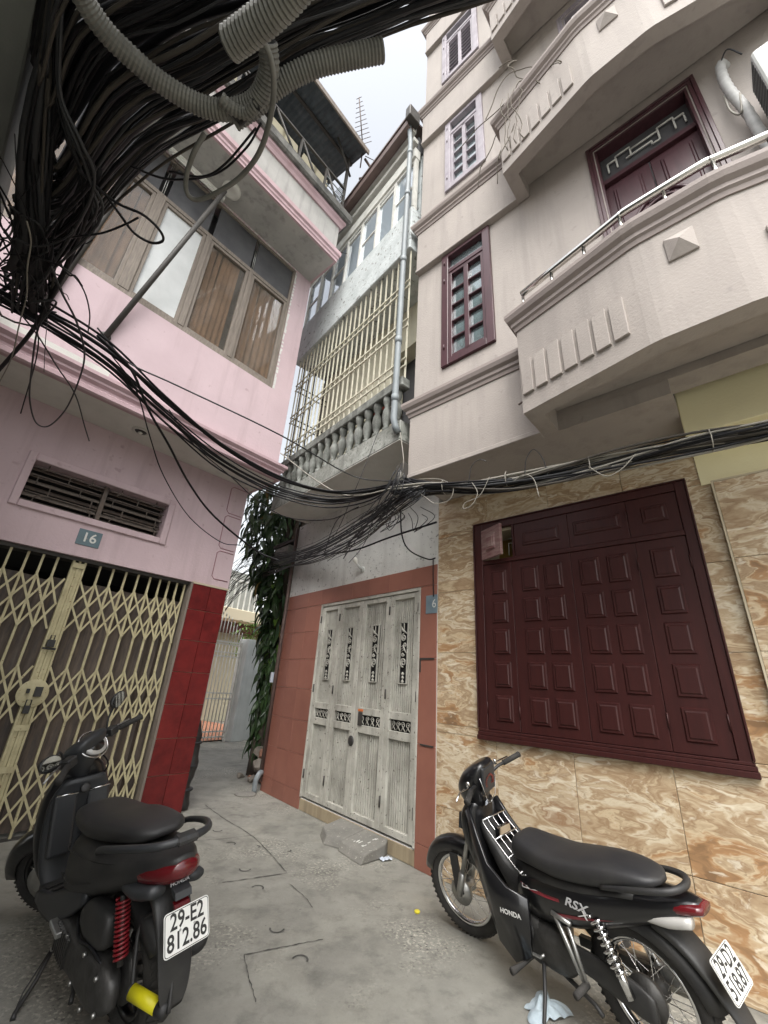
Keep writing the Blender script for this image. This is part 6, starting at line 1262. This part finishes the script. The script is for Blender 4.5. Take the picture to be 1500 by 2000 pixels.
    for sy_ in (1, -1):
        MX(tl).tube([(-.33, sy_ * .10, 1.02), (-.37, sy_ * .20, 1.035), (-.44, sy_ * .36, 1.035)], .012, 8).build('handlebar', M['black_plastic'], B)
        MX(tl).tube([(-.385, sy_ * .23, 1.037), (-.445, sy_ * .36, 1.036), (-.452, sy_ * .375, 1.036)], [.019, .019, .023], 10).build('grip', M['rubber'], B)
        MX(tl).tube([(-.34, sy_ * .16, 1.035), (-.315, sy_ * .24, 1.03), (-.36, sy_ * .37, 1.03)], .007, 6).build('lever', M['alu'], B)
        MX(tl).obox((-.36, sy_ * .185, 1.04), (.03, 0, 0), (0, .035, 0), (0, 0, .028)).build('switch_box', M['black_plastic'], B, .008)
        MX(tl).tube(catmull([(-.33, sy_ * .18, 1.05), (-.33, sy_ * .21, 1.12), (-.34, sy_ * .27, 1.18 if sy_ < 0 else 1.08)], 3), .007, 6).build('mirror_stem', M['black_plastic'], B)
        c = Vector((-.345, sy_ * .30, 1.21 if sy_ < 0 else 1.10)); mm = MX(tl); mm.loft([[(c.x + dx, c.y + .075 * s_ * q, c.z + .048 * cc * q + .012 * s_ * sy_) for cc, s_ in [(cos(2 * pi * k / 14), sin(2 * pi * k / 14)) for k in range(14)]] for dx, q in ((.03, .35), (.02, .8), (0, 1.0), (-.008, .97))])
        mh = mm.build('mirror', M['black_plastic'], B)
        MX(tl).loft([[(c.x - .0085 - d, c.y + .068 * s_, c.z + .042 * cc + .012 * s_ * sy_) for cc, s_ in [(cos(2 * pi * k / 14), sin(2 * pi * k / 14)) for k in range(14)]] for d in (0, .002)], smooth=False).build('mirror_glass', M['mirror'], mh)
    # engine, belt case, shock, rear mudguard
    MB().loft([ring(q[0], q[1], q[2], q[3], 3, cy=.13) for q in spl([(-.74, .27, .03, .06), (-.85, .275, .05, .105), (-1.05, .265, .05, .085), (-1.25, .262, .055, .10), (-1.38, .262, .05, .085), (-1.45, .262, .02, .04)])]).build('belt_case', M['engine'], B)
    MB().loft([ring(q[0], q[1], q[2], q[3], 3, cy=.13) for q in spl([(-1.05, .42, .03, .04), (-1.15, .44, .045, .08), (-1.30, .45, .045, .08), (-1.36, .45, .03, .05)])]).build('air_box', M['black_plastic'], B)
    MB().lathe([(.03, -.10), (.11, -.09), (.12, .09), (.05, .10)], (-.88, 0, .30), (0, 1, 0), 20).lathe([(.06, 0), (.07, .15), (.05, .2)], (-.8, 0, .3), (.95, 0, .2), 12).build('engine', M['engine'], B)
    a, b_ = Vector((-1.42, .125, .60)), Vector((-1.47, .125, .37)); q = MB().tube([a, b_], .013, 8); q.build('shock_rod', M['engine'], B); q = MB(); spring(q, a.lerp(b_, .03), a.lerp(b_, .88), .026, 13, .0055); q.build('shock_spring', M['red_paint'], B)
    MB().tube([(-.85, -.08, .22), (-.95, -.14, .18), (-1.05, -.17, .24)], .02, 8).lathe([(.035, 0), (.065, .08), (.07, .45), (.05, .5), (.02, .5)], (-1.05, -.18, .26), (-1, 0, .18), 16).build('exhaust', M['black_plastic'], B)
    arc_fender(MB(), RX, .255, .315, .075, radians(40), radians(150), .06).build('rear_hugger', M['black_plastic'], B)
    MB().loft([ring(q[0], q[1], q[2], q[3], 4) for q in spl([(-1.52, .66, .085, .03), (-1.60, .60, .08, .03), (-1.66, .50, .075, .03), (-1.69, .40, .07, .025), (-1.70, .32, .06, .02), (-1.70, .27, .04, .012)])]).build('mudguard_tail', M['black_plastic'], B)
    MB().obox((-1.70, 0, .60), (.010, 0, .003), (0, .032, 0), (.008, 0, .012)).build('reflector', M['lens_red'], B); MB().obox((-1.69, 0, .645), (.02, 0, .006), (0, .035, 0), (.004, 0, .012)).build('plate_lamp', M['grey_plastic'], B)
    link('lettering', text_mesh('HONDA', .022, M['sticker_silver'], .0004), B, (-1.668, 0, .672), (radians(68), 0, radians(-90)))
    plate(B, (-1.76, 0, .545), (radians(-14), 0, radians(-90)), '29-E2', '812.86', .188, .139)
    MB().tube([(-.72, .13, .22), (-.78, .22, .11), (-.84, .30, .055), (-.865, .31, .05)], [.011, .010, .010, .012], 8).tube([(-.74, .16, .2), (-.80, .27, .10), (-.84, .30, .06)], .004, 5).build('side_stand', M['black_plastic'], B)
    MB().tube([(-.86, .10, .20), (-1.02, .13, .12), (-1.06, .15, .10)], .012, 6).tube([(-.86, -.10, .20), (-1.02, -.13, .12)], .012, 6).build('centre_stand', M['black_plastic'], B)
    for sy_ in (1, -1): MB().obox((-.86, sy_ * .19, .33), (.06, 0, .01), (0, .02, 0), (0, 0, .012)).build('pillion_footrest', M['alu'], B, .004)
    for sy_ in (1, -1):                                         # side skirt, panel seams, case ribs
        MB().loft([ring(q[0], q[1], q[2], q[3], 3, cy=sy_ * .15) for q in spl([(-.36, .30, .02, .03), (-.55, .32, .028, .05), (-.75, .37, .03, .075), (-.95, .45, .028, .05), (-1.08, .50, .015, .02)])]).build('side_skirt', M['grey_plastic'], B)
        MB().tube(catmull([(-.62, sy_ * .112, .60), (-.80, sy_ * .171, .635), (-1.05, sy_ * .175, .66), (-1.30, sy_ * .168, .70), (-1.5, sy_ * .125, .74)], 4), .0035, 5).build('panel_seam', M['plate_black'], body)
        MB().tube(catmull([(-.70, sy_ * .158, .50), (-.9, sy_ * .187, .52), (-1.15, sy_ * .178, .585), (-1.4, sy_ * .148, .665)], 4), .003, 5).build('panel_seam', M['plate_black'], body)
    rb = MB()
    for i in range(8): rb.obox((-.84 + -.022 * i, .181, .29 - .003 * i), (.004, 0, .004), (0, .006, 0), (-.02, 0, .06))
    rb.build('case_ribs', M['engine'], B)
    for x, z in ((-.80, .33), (-.80, .22), (-.98, .33), (-1.1, .20), (-1.22, .345), (-1.38, .32), (-1.40, .21), (-1.25, .17)): MB().lathe([(.009, 0), (.009, .012), (.005, .013)], (x, .172, z), (0, 1, 0), 6).build('case_bolt', M['alu'], B)
    for i in range(5): MB().box(-.62 + i * .055, -.595 + i * .055, -.13, .13, .333, .338).build('floor_strip', M['rubber'], B)
    MB().tube(catmull([(-.33, .05, 1.0), (-.30, .12, .90), (-.26, .08, .78), (-.22, .05, .66)], 5), .005, 6).tube(catmull([(-.33, -.05, 1.0), (-.31, -.13, .90), (-.27, -.08, .78)], 5), .005, 6).build('brake_hose', M['cable'], B)
    MB().tube(catmull([(-1.0, .15, .40), (-1.1, .17, .36), (-1.25, .17, .38), (-1.36, .15, .34)], 4), .006, 6).build('brake_cable', M['cable'], B)
    return B
SC = scooter()
# U-lock through the rear wheel
lk = thing('wheel_lock', 'bright yellow U-lock hanging through the scooter rear wheel', 'lock', pix(288, 1955, .27), 0)
c = pix(288, 1955, .27); r3 = (pix(318, 1973, .26) - c).normalized(); back = (Vector((-2.2, 3.72, 0)) - Vector((c.x, c.y, 0))).normalized()
MB().tube([-r3 * .085, r3 * .055], .026, 16).build('sleeve', M['yellow'], lk); [MB().tube(e, q, 14).build('end_cap', M['black_plastic'], lk) for e, q in (([r3 * .056, r3 * .10], .026), ([-r3 * .086, -r3 * .095], .024))]
upv = (Vector((0, 0, 1)) + back * .35).normalized()
MB().tube(catmull([r3 * .11, r3 * .115 + upv * .10, r3 * .10 + upv * .20, upv * .26, -r3 * .08 + upv * .20, -r3 * .09 + upv * .10, -r3 * .085], 5), .009, 8).build('shackle', M['black_plastic'], lk)
# dark tarpaulin bundle behind the red pier
tp = thing('tarpaulin_bundle', 'rolled black tarpaulin propped behind the red tiled pier', 'tarpaulin', fP(-.07, -.16, 0), A_P)
MB().tube(catmull([(0, 0, 0), (.01, -.02, .25), (-.01, 0, .5), (.02, .01, .75), (.06, .02, .95)], 5), [.085 + .008 * sin(i * .9) + .006 * sin(i * 2.1) for i in range(21)], 12).build('roll', M['black_plastic'], tp)
for z in (.2, .45, .7): MB().lathe([(.10, 0), (.105, .012), (.10, .024)], (.005, 0, z), (0, 0, 1), 12).build('cord', M['cable2'], tp)
